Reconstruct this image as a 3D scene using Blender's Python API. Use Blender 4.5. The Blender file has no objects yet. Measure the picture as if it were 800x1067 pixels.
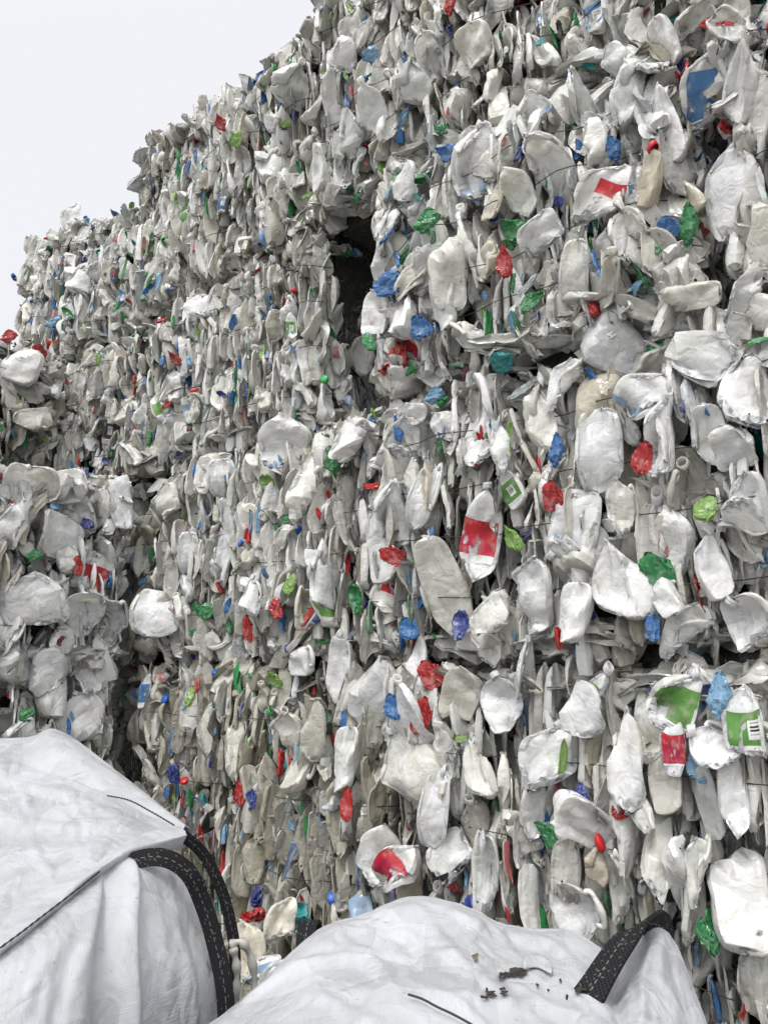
import bpy, math, random
import numpy as np
from mathutils import Matrix, Vector

SEED = 11
rng = np.random.default_rng(SEED)
R = math.radians
scene = bpy.context.scene
COL = scene.collection
EYE = 1.40                        # camera height above the yard
WALL = 2.30                       # distance of the long bale wall along +Y

# ------------------------------------------------------------------ camera
PITCH = math.atan(157 / 801)
FWD = np.array([-0.652, 0.758, 0.0]); FWD /= np.linalg.norm(FWD)
RGT = np.array([FWD[1], -FWD[0], 0.0])
UP = np.array([0, 0, 1.0])
EYEP = np.array([0, 0, EYE])
cam = bpy.data.cameras.new("camera")
cam.sensor_fit = 'VERTICAL'; cam.sensor_height = 36; cam.sensor_width = 27
cam.lens = 801 / 1067 * 36
cam.clip_start = 0.02; cam.clip_end = 2000
camo = bpy.data.objects.new("camera", cam); COL.objects.link(camo)
camo.location = EYEP
camo.rotation_euler = (math.pi / 2 + PITCH, 0, math.atan2(-FWD[0], FWD[1]))
scene.camera = camo


def ray(px, py):
    u, v = px - 400.0, 533.5 - py
    cp, sp = math.cos(PITCH), math.sin(PITCH)
    return RGT * u + FWD * (801 * cp - v * sp) + UP * (801 * sp + v * cp)


def at_depth(px, py, f):
    """point seen at (px, py) of the photo, f metres ahead of the camera"""
    d = ray(px, py)
    return EYEP + d * (f / d.dot(FWD))


# ------------------------------------------------------------------ materials
def new_mat(name):
    m = bpy.data.materials.new(name); m.use_nodes = True
    nt = m.node_tree; nt.nodes.clear()
    out = nt.nodes.new('ShaderNodeOutputMaterial')
    return m, nt, out


def N(nt, t, **kw):
    n = nt.nodes.new(t)
    for k, v in kw.items():
        if k == 'ins':
            for i, x in v.items(): n.inputs[i].default_value = x
        else: setattr(n, k, v)
    return n


def mixc(nt, fac, a, b, mode='MIX'):
    n = nt.nodes.new('ShaderNodeMix'); n.data_type = 'RGBA'; n.blend_type = mode
    for sock, v in ((n.inputs[0], fac), (n.inputs[6], a), (n.inputs[7], b)):
        if hasattr(v, 'is_linked'): nt.links.new(v, sock)
        elif isinstance(v, (int, float)): sock.default_value = v
        else: sock.default_value = tuple(v) + (1,) * (4 - len(v))
    return n.outputs[2]


def ramp(nt, fac, p0, p1):
    n = nt.nodes.new('ShaderNodeMapRange'); n.inputs[1].default_value = p0; n.inputs[2].default_value = p1
    nt.links.new(fac, n.inputs[0]); return n.outputs[0]


def math_n(nt, op, a, b=None):
    n = nt.nodes.new('ShaderNodeMath'); n.operation = op
    for s, v in ((n.inputs[0], a), (n.inputs[1], b)):
        if v is None: continue
        if hasattr(v, 'is_linked'): nt.links.new(v, s)
        else: s.default_value = v
    return n.outputs[0]


def plastic_mat(name, from_attr, rough=0.21, trans=0.05, dirty=0.95, bump=0.48, sss=0.0, scale=1.0):
    m, nt, out = new_mat(name)
    if from_attr:
        col = N(nt, 'ShaderNodeAttribute', attribute_name='tint').outputs['Color']
    else:
        oi = N(nt, 'ShaderNodeObjectInfo'); col = oi.outputs['Color']
    tc = N(nt, 'ShaderNodeTexCoord')
    geo = N(nt, 'ShaderNodeNewGeometry')
    vec = geo.outputs['Position']
    n1 = N(nt, 'ShaderNodeTexNoise', ins={'Scale': 9.0 * scale, 'Detail': 3.0, 'Roughness': 0.65})
    n2 = N(nt, 'ShaderNodeTexNoise', ins={'Scale': 55.0 * scale, 'Detail': 2.0, 'Roughness': 0.7})
    n3 = N(nt, 'ShaderNodeTexNoise', ins={'Scale': 24.0 * scale, 'Detail': 1.0, 'Distortion': 1.0})
    for n in (n1, n2, n3): nt.links.new(vec, n.inputs['Vector'])
    d1 = ramp(nt, n1.outputs[0], 0.5, 0.78)
    d2 = ramp(nt, n2.outputs[0], 0.58, 0.75)
    f1 = math_n(nt, 'MULTIPLY', d1, 0.62 * dirty)
    f2 = math_n(nt, 'MULTIPLY', d2, 0.24 * dirty)
    c = mixc(nt, f1, col, mixc(nt, 1.0, col, (0.66, 0.61, 0.50), 'MULTIPLY'))
    c = mixc(nt, f2, c, mixc(nt, 1.0, c, (0.32, 0.29, 0.22), 'MULTIPLY'))
    b = N(nt, 'ShaderNodeBump', ins={'Strength': bump, 'Distance': 0.03})
    n4 = N(nt, 'ShaderNodeTexNoise', ins={'Scale': 11.0 * scale, 'Detail': 1.0, 'Distortion': 0.5}); nt.links.new(vec, n4.inputs['Vector'])
    h = math_n(nt, 'ADD', math_n(nt, 'MULTIPLY', math_n(nt, 'ABSOLUTE', math_n(nt, 'SUBTRACT', n3.outputs[0], .5)), .45), math_n(nt, 'ABSOLUTE', math_n(nt, 'SUBTRACT', n4.outputs[0], .5)))
    nt.links.new(h, b.inputs['Height'])
    p = N(nt, 'ShaderNodeBsdfPrincipled', ins={'Roughness': rough, 'IOR': 1.5})
    nt.links.new(c, p.inputs['Base Color']); nt.links.new(b.outputs[0], p.inputs['Normal'])
    if sss:
        p.inputs['Subsurface Weight'].default_value = sss; p.inputs['Subsurface Scale'].default_value = .022
        p.inputs['Subsurface Radius'].default_value = (1.0, .95, .82)
    rr = N(nt, 'ShaderNodeMapRange', ins={1: 0.3, 2: 0.7, 3: rough - .08, 4: rough + .2})
    nt.links.new(n3.outputs[0], rr.inputs[0]); nt.links.new(rr.outputs[0], p.inputs['Roughness'])
    if trans > 0:
        t = N(nt, 'ShaderNodeBsdfTranslucent'); nt.links.new(c, t.inputs['Color'])
        mx = N(nt, 'ShaderNodeMixShader', ins={0: trans})
        nt.links.new(p.outputs[0], mx.inputs[1]); nt.links.new(t.outputs[0], mx.inputs[2])
        nt.links.new(mx.outputs[0], out.inputs[0])
    else: nt.links.new(p.outputs[0], out.inputs[0])
    return m


M_JUG = plastic_mat('milk_jug_plastic', False, sss=.65, trans=0)
M_PACK = plastic_mat('packed_plastic', True)

def film_mat():
    m, nt, out = new_mat('coloured_film')
    oi = N(nt, 'ShaderNodeObjectInfo'); geo = N(nt, 'ShaderNodeNewGeometry'); tc = N(nt, 'ShaderNodeTexCoord')
    n = N(nt, 'ShaderNodeTexNoise', ins={'Scale': 15.0, 'Detail': 2.0, 'Distortion': 1.0}); nt.links.new(tc.outputs['Object'], n.inputs[0])
    pale = mixc(nt, .22, oi.outputs['Color'], (.72, .74, .73))
    c = mixc(nt, ramp(nt, n.outputs[0], .50, .62), oi.outputs['Color'], pale)
    b = N(nt, 'ShaderNodeBump', ins={'Strength': .6, 'Distance': .01}); nt.links.new(n.outputs[0], b.inputs['Height'])
    p = N(nt, 'ShaderNodeBsdfPrincipled', ins={'Roughness': .16, 'IOR': 1.5}); nt.links.new(c, p.inputs['Base Color']); nt.links.new(b.outputs[0], p.inputs['Normal'])
    t = N(nt, 'ShaderNodeBsdfTransparent'); nt.links.new(mixc(nt, .5, c, (1, 1, 1)), t.inputs[0])
    mx = N(nt, 'ShaderNodeMixShader', ins={0: .22}); nt.links.new(p.outputs[0], mx.inputs[1]); nt.links.new(t.outputs[0], mx.inputs[2])
    nt.links.new(mx.outputs[0], out.inputs[0])
    return m


M_FILM = film_mat()


def label_mat(name, base, block=(0.75, 0.75, 0.73), barcode=True, second=None):
    m, nt, out = new_mat(name)
    uv = N(nt, 'ShaderNodeUVMap', uv_map='uv')
    sx = N(nt, 'ShaderNodeSeparateXYZ'); nt.links.new(uv.outputs[0], sx.inputs[0])
    u, v = sx.outputs[0], sx.outputs[1]

    def box(u0, u1, v0, v1):
        a = math_n(nt, 'MULTIPLY', math_n(nt, 'GREATER_THAN', u, u0), math_n(nt, 'LESS_THAN', u, u1))
        b = math_n(nt, 'MULTIPLY', math_n(nt, 'GREATER_THAN', v, v0), math_n(nt, 'LESS_THAN', v, v1))
        return math_n(nt, 'MULTIPLY', a, b)
    oi = N(nt, 'ShaderNodeObjectInfo'); rd = oi.outputs['Random']
    rd2 = math_n(nt, 'FRACT', math_n(nt, 'MULTIPLY', rd, 17.31)); rd3 = math_n(nt, 'FRACT', math_n(nt, 'MULTIPLY', rd, 71.7))
    pr = N(nt, 'ShaderNodeTexNoise', ins={'Scale': 9.0, 'Detail': 2.0}); tq = N(nt, 'ShaderNodeTexCoord'); nt.links.new(tq.outputs['Object'], pr.inputs['Vector'])
    hs = N(nt, 'ShaderNodeHueSaturation'); hs.inputs['Color'].default_value = base + (1,)
    nt.links.new(math_n(nt, 'ADD', .475, math_n(nt, 'MULTIPLY', rd3, .05)), hs.inputs['Hue']); nt.links.new(math_n(nt, 'ADD', .5, math_n(nt, 'MULTIPLY', rd2, .7)), hs.inputs['Value'])
    c = mixc(nt, math_n(nt, 'MULTIPLY', ramp(nt, pr.outputs[0], .48, .52), .75), base, hs.outputs[0])
    u = math_n(nt, 'SUBTRACT', u, math_n(nt, 'MULTIPLY', math_n(nt, 'SUBTRACT', rd, .3), .5))
    c = mixc(nt, box(-2, 3, -.1, math_n(nt, 'MULTIPLY', rd2, .22)), c, (.72, .72, .70))
    if second: c = mixc(nt, box(0, 1, .62, 1), c, second)
    shown = math_n(nt, 'GREATER_THAN', rd3, .35)
    c = mixc(nt, math_n(nt, 'MULTIPLY', shown, box(.50, .86, .3, .78)), c, block)
    if barcode:
        wn = N(nt, 'ShaderNodeTexWhiteNoise', noise_dimensions='1D')
        nt.links.new(math_n(nt, 'FLOOR', math_n(nt, 'MULTIPLY', v, 60.0)), wn.inputs['W'])
        bars = math_n(nt, 'MULTIPLY', math_n(nt, 'GREATER_THAN', wn.outputs[0], 0.5), math_n(nt, 'MULTIPLY', shown, box(.55, .8, .36, .72)))
        c = mixc(nt, bars, c, (0.03, 0.03, 0.03))
    n1 = N(nt, 'ShaderNodeTexNoise', ins={'Scale': 40.0, 'Detail': 4.0})
    tc = N(nt, 'ShaderNodeTexCoord'); nt.links.new(tc.outputs['Object'], n1.inputs['Vector'])
    c = mixc(nt, math_n(nt, 'MULTIPLY', ramp(nt, n1.outputs[0], .52, .7), .55), c, (0.42, 0.38, 0.3))
    p = N(nt, 'ShaderNodeBsdfPrincipled', ins={'Roughness': 0.28})
    b = N(nt, 'ShaderNodeBump', ins={'Strength': .3, 'Distance': .006}); nt.links.new(n1.outputs[0], b.inputs['Height'])
    nt.links.new(b.outputs[0], p.inputs['Normal']); nt.links.new(c, p.inputs['Base Color'])
    n2 = N(nt, 'ShaderNodeTexNoise', ins={'Scale': 14.0, 'Detail': 3.0, 'Distortion': .6}); nt.links.new(tc.outputs['Object'], n2.inputs['Vector'])
    tr_ = N(nt, 'ShaderNodeBsdfTransparent'); mx = N(nt, 'ShaderNodeMixShader')
    nt.links.new(math_n(nt, 'MULTIPLY', math_n(nt, 'GREATER_THAN', n2.outputs[0], .61), .9), mx.inputs[0])
    nt.links.new(p.outputs[0], mx.inputs[1]); nt.links.new(tr_.outputs[0], mx.inputs[2]); nt.links.new(mx.outputs[0], out.inputs[0])
    return m


LAB = {
    'blue': label_mat('label_blue', (0.07, 0.19, 0.42)),
    'red': label_mat('label_red', (0.45, 0.02, 0.03), barcode=False, block=(.6, .05, .05)),
    'green': label_mat('label_green', (0.11, 0.27, 0.06)),
    'white': label_mat('label_white', (0.7, 0.69, 0.66), second=(0.55, 0.03, 0.04)),
    'black': label_mat('label_black', (0.03, 0.03, 0.035), block=(.6, .6, .6), barcode=False),
    'lightblue': label_mat('label_light_blue', (0.28, 0.42, 0.56), barcode=False, block=(.34, .47, .58)),
}
CAPC = {}
for nm, c in (('red', (.55, .02, .03)), ('blue', (.03, .12, .5)), ('green', (.04, .35, .08))):
    m, nt, out = new_mat('cap_' + nm)
    p = N(nt, 'ShaderNodeBsdfPrincipled', ins={'Base Color': c + (1,), 'Roughness': .35})
    nt.links.new(p.outputs[0], out.inputs[0]); CAPC[nm] = m


# ------------------------------------------------------------------ cloth-like solver
def grid_sets(V, U, wrap, ks=(1.0, 1.0, .5, .12)):
    """edge sets (a, b, stiffness) of a V x U grid; edges of a set share no vertex"""
    idx = np.arange(V * U).reshape(V, U)
    sets = []

    def add(dv, du, k, split):
        i, j = np.meshgrid(np.arange(V), np.arange(U), indexing='ij')
        i2, j2 = i + dv, j + du
        ok = (i2 >= 0) & (i2 < V)
        if wrap: j2 = j2 % U
        else: ok &= (j2 >= 0) & (j2 < U)
        a, b = idx[i[ok], j[ok]], idx[i2[ok], j2[ok]]
        key = split(i[ok], j[ok])
        for q in np.unique(key):
            sets.append((a[key == q], b[key == q], k))
    add(1, 0, ks[0], lambda i, j: i % 2)
    add(0, 1, ks[1], lambda i, j: j % 2)
    add(1, 1, ks[2], lambda i, j: i % 2)
    add(1, -1, ks[2], lambda i, j: i % 2)
    add(2, 0, ks[3], lambda i, j: (i // 2) % 2)
    add(0, 2, ks[3], lambda i, j: (j // 2) % 2)
    return sets


def relax(X, sets, rest, iters, proj=None):
    for it in range(iters):
        for (a, b, k), L in zip(sets, rest):
            d = X[b] - X[a]
            l = np.sqrt((d * d).sum(-1)) + 1e-9
            w = ((l - L) / l * (0.5 * k))[..., None] * d
            X[a] += w; X[b] -= w
        if proj: proj(X, it)
    return X


def rest_of(X, sets):
    return [np.sqrt(((X[b] - X[a]) ** 2).sum(-1)) for a, b, k in sets]


# ------------------------------------------------------------------ crushed jug shapes
NB, V, U = 32, 18, 24


def make_jugs():
    hs = np.array([0, 0, .012, .03, .048, .066, .084, .102, .12, .138, .156, .172, .186, .2, .214, .226, .236, .246])
    rs = np.array([.35, .86, .98, 1, 1, 1, 1, 1, 1, 1, 1, .99, .93, .8, .58, .36, .27, .27])
    th = (np.arange(U) + .5) / U * 2 * np.pi
    p = 3.2
    c, s = np.cos(th), np.sin(th)
    sup = (np.abs(c) ** p + np.abs(s) ** p) ** (-1 / p)
    X = np.zeros((V, U, NB, 3))
    W = rng.uniform(.055, .07, NB); D = rng.uniform(.04, .055, NB)
    X[..., 0] = (rs[:, None] * (c * sup)[None])[..., None] * W
    X[..., 1] = (rs[:, None] * (s * sup)[None])[..., None] * D
    X[..., 2] = hs[:, None, None]
    X = X.reshape(V * U, NB, 3)
    X[..., 2] -= .123
    sets = grid_sets(V, U, True, (1, 1, .6, .14))
    rest = rest_of(X, sets)
    X += rng.normal(0, .002, X.shape)
    # neighbours press the jug flat between two wavy faces and push its outline in from random sides
    ph = rng.uniform(0, 6.28, (4, NB)); kx = rng.uniform(-30, 30, (4, NB)); kz = rng.uniform(-26, 26, (4, NB))
    am = rng.uniform(.002, .008, (4, NB))
    h1 = np.where(np.arange(NB) % 3 == 0, rng.uniform(.014, .024, NB), rng.uniform(.005, .013, NB))
    half = (np.arange(V * U) % U) < U // 2
    jj = np.arange(V * U)
    mate = (jj // U) * U + (U - 1 - jj % U)
    NP = 6
    pa = (np.arange(NP)[:, None] / NP * 2 * np.pi) + rng.uniform(-.5, .5, (NP, NB)) + rng.uniform(0, 6.28, NB)
    pd = rng.uniform(.060, .110, (NP, NB))
    IT = 110

    def proj(X, it):
        t = min(1.0, it / (IT * .75)); t = t * t * (3 - 2 * t)
        x, y, z = X[..., 0], X[..., 1], X[..., 2]
        for q in range(NP):
            c, s_ = np.cos(pa[q]), np.sin(pa[q])
            ov = np.maximum(0, X[..., 0] * c + X[..., 2] * s_ - (.15 + (pd[q] - .15) * t))
            X[..., 0] -= ov * c; X[..., 2] -= ov * s_
        x, z = X[..., 0], X[..., 2]
        cc = sum(am[q] * np.sin(kx[q] * x + kz[q] * z + ph[q]) for q in range(4)) * t
        hh = .06 + (h1 - .06) * t
        hh = hh * (1 + .7 * np.sin(kz[0] * x * 1.3 + kx[1] * z + ph[2]) * t)
        X[..., 1] = np.clip(y, cc - hh, cc + hh)
        f, b = X[half][..., 1], X[mate[half]][..., 1]
        gap = np.maximum(0, .003 - (f - b)) * .5
        X[half, :, 1] += gap
        X[mate[half], :, 1] -= gap
    relax(X, sets, rest, IT, proj)
    out = []
    for b in range(NB):
        P = X[:, b, :].copy()
        Gd = P.reshape(V, U, 3)
        for _ in range(4 if b % 3 == 0 else 2):
            Gd[1:-1] += .30 * ((Gd[2:] + Gd[:-2]) / 2 - Gd[1:-1])
        if b % 2: Gd += .16 * ((np.roll(Gd, 1, 1) + np.roll(Gd, -1, 1)) / 2 - Gd)
        P = Gd.reshape(-1, 3)
        for q in range(9):                  # sharp dents and ridges across the flattened faces
            ang = rng.uniform(0, 3.14); cx_, cz_ = rng.uniform(-.05, .05), rng.uniform(-.08, .08)
            dx_, dz_ = P[:, 0] - cx_, P[:, 2] - cz_
            d_ = np.abs(-dx_ * math.sin(ang) + dz_ * math.cos(ang)); t_ = np.abs(dx_ * math.cos(ang) + dz_ * math.sin(ang))
            P[:, 1] += rng.choice([-1, 1]) * rng.uniform(.003, .008) * np.maximum(0, 1 - d_ / rng.uniform(.014, .026)) * np.clip(1.6 - t_ / .05, 0, 1)
        nf = 0 if b < 5 else [1, 1, 2][b % 3]
        for q in range(nf):                 # sharp folds through the flattened jug
            ang = rng.uniform(0, 6.28); off = rng.uniform(.015, .06)
            n = np.array([math.cos(ang), 0, math.sin(ang)]); tv = np.array([-n[2], 0, n[0]])
            dd = P @ n - off
            turn = rng.uniform(.5, 2.6) * (1 if rng.random() < .5 else -1)
            w_ = np.clip(dd / .014, 0, 1); a_ = turn * w_
            on = dd > 0
            base = P - np.outer(np.where(on, dd, 0), n)
            yy = base[:, 1].copy()
            # arc then straight
            arc = np.clip(dd, 0, .014); rest_d = np.maximum(dd - .014, 0)
            un = np.sin(a_) * (arc / np.maximum(np.abs(a_), 1e-3)) * np.sign(a_) * np.sign(turn)
            up = (1 - np.cos(a_)) * (arc / np.maximum(np.abs(a_), 1e-3)) * np.sign(turn)
            un = np.where(on, np.abs(un) + rest_d * np.cos(turn), 0); up = np.where(on, up + rest_d * np.sin(turn), 0)
            off_n = -np.sin(a_) * yy; off_y = yy * np.cos(a_)
            P2 = base + np.outer(un + np.where(on, off_n, 0), n)
            P2[:, 1] = np.where(on, up + off_y, P[:, 1])
            P = P2
        # gentle curl and taper
        cv = rng.uniform(-2.5, 2.5); P[:, 1] += cv * P[:, 2] ** 2
        tp = rng.uniform(-2.0, 2.0); P[:, 0] *= np.clip(1 + tp * P[:, 2], .45, 1.3)
        P[:, 1] += rng.normal(0, .0007, len(P))
        c0 = (P.min(0) + P.max(0)) / 2
        out.append(P - c0)
    return out


JUGS = make_jugs()
HALF = [np.abs(p).max(0) for p in JUGS]


def grid_faces(Vn, Un, wrap):
    i, j = np.meshgrid(np.arange(Vn - 1), np.arange(Un if wrap else Un - 1), indexing='ij')
    i, j = i.ravel(), j.ravel(); j2 = (j + 1) % Un
    return np.stack([i * Un + j, i * Un + j2, (i + 1) * Un + j2, (i + 1) * Un + j], 1)


F_FULL = grid_faces(V, U, True)
LOWV = np.array([0, 2, 4, 6, 8, 10, 12, 14, 16, 17])
F_LOW = grid_faces(len(LOWV), U, True)
LOWI = (LOWV[:, None] * U + np.arange(U)[None]).ravel()
JLOW = [p[LOWI] for p in JUGS]


def mesh_np(name, verts, quads, mats, tint=None, smooth=True, uv=None, ngons=(), crease=0):
    me = bpy.data.meshes.new(name)
    nq = len(quads); ng = sum(len(g) for g in ngons)
    me.vertices.add(len(verts)); me.vertices.foreach_set('co', np.ascontiguousarray(verts, np.float32).ravel())
    me.loops.add(nq * 4 + ng)
    li = np.concatenate([quads.ravel()] + [np.asarray(g) for g in ngons]).astype(np.int32)
    me.loops.foreach_set('vertex_index', li)
    me.polygons.add(nq + len(ngons))
    st = list(range(0, nq * 4, 4)); o = nq * 4
    for g in ngons: st.append(o); o += len(g)
    me.polygons.foreach_set('loop_start', np.array(st, np.int32))
    me.update(calc_edges=True)
    if smooth: me.polygons.foreach_set('use_smooth', np.ones(nq + len(ngons), bool))
    for m in (mats if isinstance(mats, (list, tuple)) else [mats]): me.materials.append(m)
    if tint is not None:
        at = me.attributes.new('tint', 'FLOAT_COLOR', 'POINT')
        at.data.foreach_set('color', np.concatenate([tint, np.ones((len(tint), 1))], 1).astype(np.float32).ravel())
    if uv is not None:
        l = me.uv_layers.new(name='uv')
        l.data.foreach_set('uv', uv[li].astype(np.float32).ravel())
    if crease: me.set_sharp_from_angle(angle=crease)
    return me


def add_obj(name, me, parent=None, **props):
    o = bpy.data.objects.new(name, me); COL.objects.link(o)
    if parent is not None: o.parent = parent
    for k, v in props.items():
        if v: o[k] = v
    return o


def empty(name, loc, label, cat, group=None):
    o = bpy.data.objects.new(name, None); COL.objects.link(o)
    o.location = loc; o.empty_display_size = .1
    o['label'] = label; o['category'] = cat
    if group: o['group'] = group
    return o


ENDS = [list(range(U))[::-1], [(V - 1) * U + j for j in range(U)]]
JUG_ME = [mesh_np('crushed_bottle', p, F_FULL, M_JUG, ngons=ENDS, crease=R(33)) for p in JUGS]
FILM_ME = [mesh_np('plastic_scrap', p + rng.normal(0, .0042, p.shape), F_FULL, M_FILM, ngons=ENDS, crease=R(30)) for p in JUGS[-12:]]


def vnormals(P, F):
    n = np.zeros_like(P)
    fn = np.cross(P[F[:, 2]] - P[F[:, 0]], P[F[:, 3]] - P[F[:, 1]])
    for k in range(4): np.add.at(n, F[:, k], fn)
    return n / (np.linalg.norm(n, axis=1, keepdims=True) + 1e-9)


LAB_CACHE = {}


def label_mesh(k, col, big=False):
    band = big == 'band'; big = big is True
    key = (k, col, big, band)
    if key in LAB_CACHE: return LAB_CACHE[key]
    P = JUGS[k]; nrm = vnormals(P, F_FULL)
    # the side facing -y is the one turned outward by place(); u from U/2 .. U
    v0, v1 = (2, 5) if band else (4, 10) if not big else (2, 13)
    u0, u1 = (U // 2, U - 1) if big or band else [(U // 2 + 1, U - 3), (U // 2 + 2, U - 2), (U // 2, U - 2)][k % 3]
    ids = (np.arange(v0, v1 + 1)[:, None] * U + np.arange(u0, u1 + 1)[None])
    nv, nu = ids.shape
    Q = P[ids.ravel()] + nrm[ids.ravel()] * .0016
    uv = np.stack(np.meshgrid(np.linspace(0, 1, nv), np.linspace(0, 1, nu), indexing='ij')[::-1], -1).reshape(-1, 2)
    me = mesh_np('label', Q, grid_faces(nv, nu, False), LAB[col], uv=uv)
    LAB_CACHE[key] = me
    return me


CAP_ME = {}


def cap_mesh(col):
    if col in CAP_ME: return CAP_ME[col]
    n = 28; prof = [(.0, .017), (.016, .017), (.019, .014), (.0195, .0), (.0175, -.001)]
    vs = []
    for r, z in prof:
        for j in range(n):
            a = j / n * 2 * math.pi
            rr = r * (1 + (.035 if (j % 2 and r > .0185) else 0))
            vs.append((rr * math.cos(a), rr * math.sin(a), z))
    me = mesh_np('cap', np.array(vs), grid_faces(len(prof), n, True)[:, ::-1], CAPC[col])
    CAP_ME[col] = me
    return me


def catmull(P, n):
    """resample control points P (m,3) to n points"""
    P = np.asarray(P, float); m = len(P)
    t = np.linspace(0, m - 1, n); i = np.minimum(t.astype(int), m - 2); f = (t - i).reshape((-1,) + (1,) * (P.ndim - 1))
    p0, p1, p2, p3 = P[np.maximum(i - 1, 0)], P[i], P[i + 1], P[np.minimum(i + 2, m - 1)]
    return .5 * (2 * p1 + (p2 - p0) * f + (2 * p0 - 5 * p1 + 4 * p2 - p3) * f ** 2 + (3 * p1 - p0 - 3 * p2 + p3) * f ** 3)


def tube_mesh(name, pts, r, mat, n=8):
    pts = np.asarray(pts, float); m = len(pts)
    rr = np.broadcast_to(np.asarray(r, float), (m,))
    t = np.gradient(pts, axis=0); t /= np.linalg.norm(t, axis=1, keepdims=True) + 1e-9
    ref = np.array([.31, .17, .93])
    a = np.cross(t, ref); a /= np.linalg.norm(a, axis=1, keepdims=True); b = np.cross(t, a)
    th = np.arange(n) / n * 2 * np.pi
    P = pts[:, None] + rr[:, None, None] * (np.cos(th)[None, :, None] * a[:, None] + np.sin(th)[None, :, None] * b[:, None])
    return mesh_np(name, P.reshape(-1, 3), grid_faces(m, n, True), mat,
                   ngons=[list(range(n))[::-1], [(m - 1) * n + j for j in range(n)]])


def neck_mesh():
    n = 20; prof = [(.0165, -.004), (.0165, .001), (.0185, .003), (.0165, .005), (.0165, .009), (.0185, .011), (.0165, .013), (.0165, .018), (.0145, .018), (.0145, -.004)]
    vs = [(r * math.cos(j / n * 2 * math.pi), r * math.sin(j / n * 2 * math.pi), z) for r, z in prof for j in range(n)]
    return mesh_np('neck', np.array(vs), grid_faces(len(prof), n, True), M_JUG)


NECK_ME = neck_mesh()
HANDLE_ME = {}


def handle_mesh(k):
    if k not in HANDLE_ME:
        P = JUGS[k]; a, b = P[13 * U], P[6 * U]; c = P[9 * U]
        ctr = P.mean(0); o = c - ctr; o[1] = 0; o /= np.linalg.norm(o) + 1e-6
        pts = [a, a + o * .022 + (a - b) * .05, (a + b) / 2 + o * .03, b + o * .020 - (a - b) * .04, b]
        pts = catmull(pts, 16)
        HANDLE_ME[k] = tube_mesh('handle', pts, .0085 * (1 + .2 * np.sin(np.arange(16))), M_JUG, 8)
    return HANDLE_ME[k]


def frame(thin, long_):
    y = thin / np.linalg.norm(thin)
    z = long_ - y * y.dot(long_); z /= np.linalg.norm(z)
    x = np.cross(y, z)
    return np.stack([x, y, z], 1)


# ------------------------------------------------------------------ bales
PAL = np.array([(.81, .81, .80), (.77, .77, .75), (.70, .70, .68), (.70, .69, .63), (.62, .625, .59),
                (.55, .54, .51), (.60, .57, .48), (.46, .46, .45), (.70, .73, .76)])
PALP = np.array([.24, .22, .15, .09, .10, .07, .03, .05, .05])
SCRAP = {'green': (.04, .24, .08), 'blue': (.05, .17, .42), 'red': (.45, .03, .03), 'lime': (.22, .38, .09),
         'teal': (.03, .30, .30), 'light blue': (.20, .38, .55), 'navy': (.03, .05, .24), 'black': (.03, .03, .03), 'clear': (.42, .46, .46)}
SCRAPP = [.26, .18, .13, .08, .05, .08, .06, .04, .12]
SK = list(SCRAP)


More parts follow.
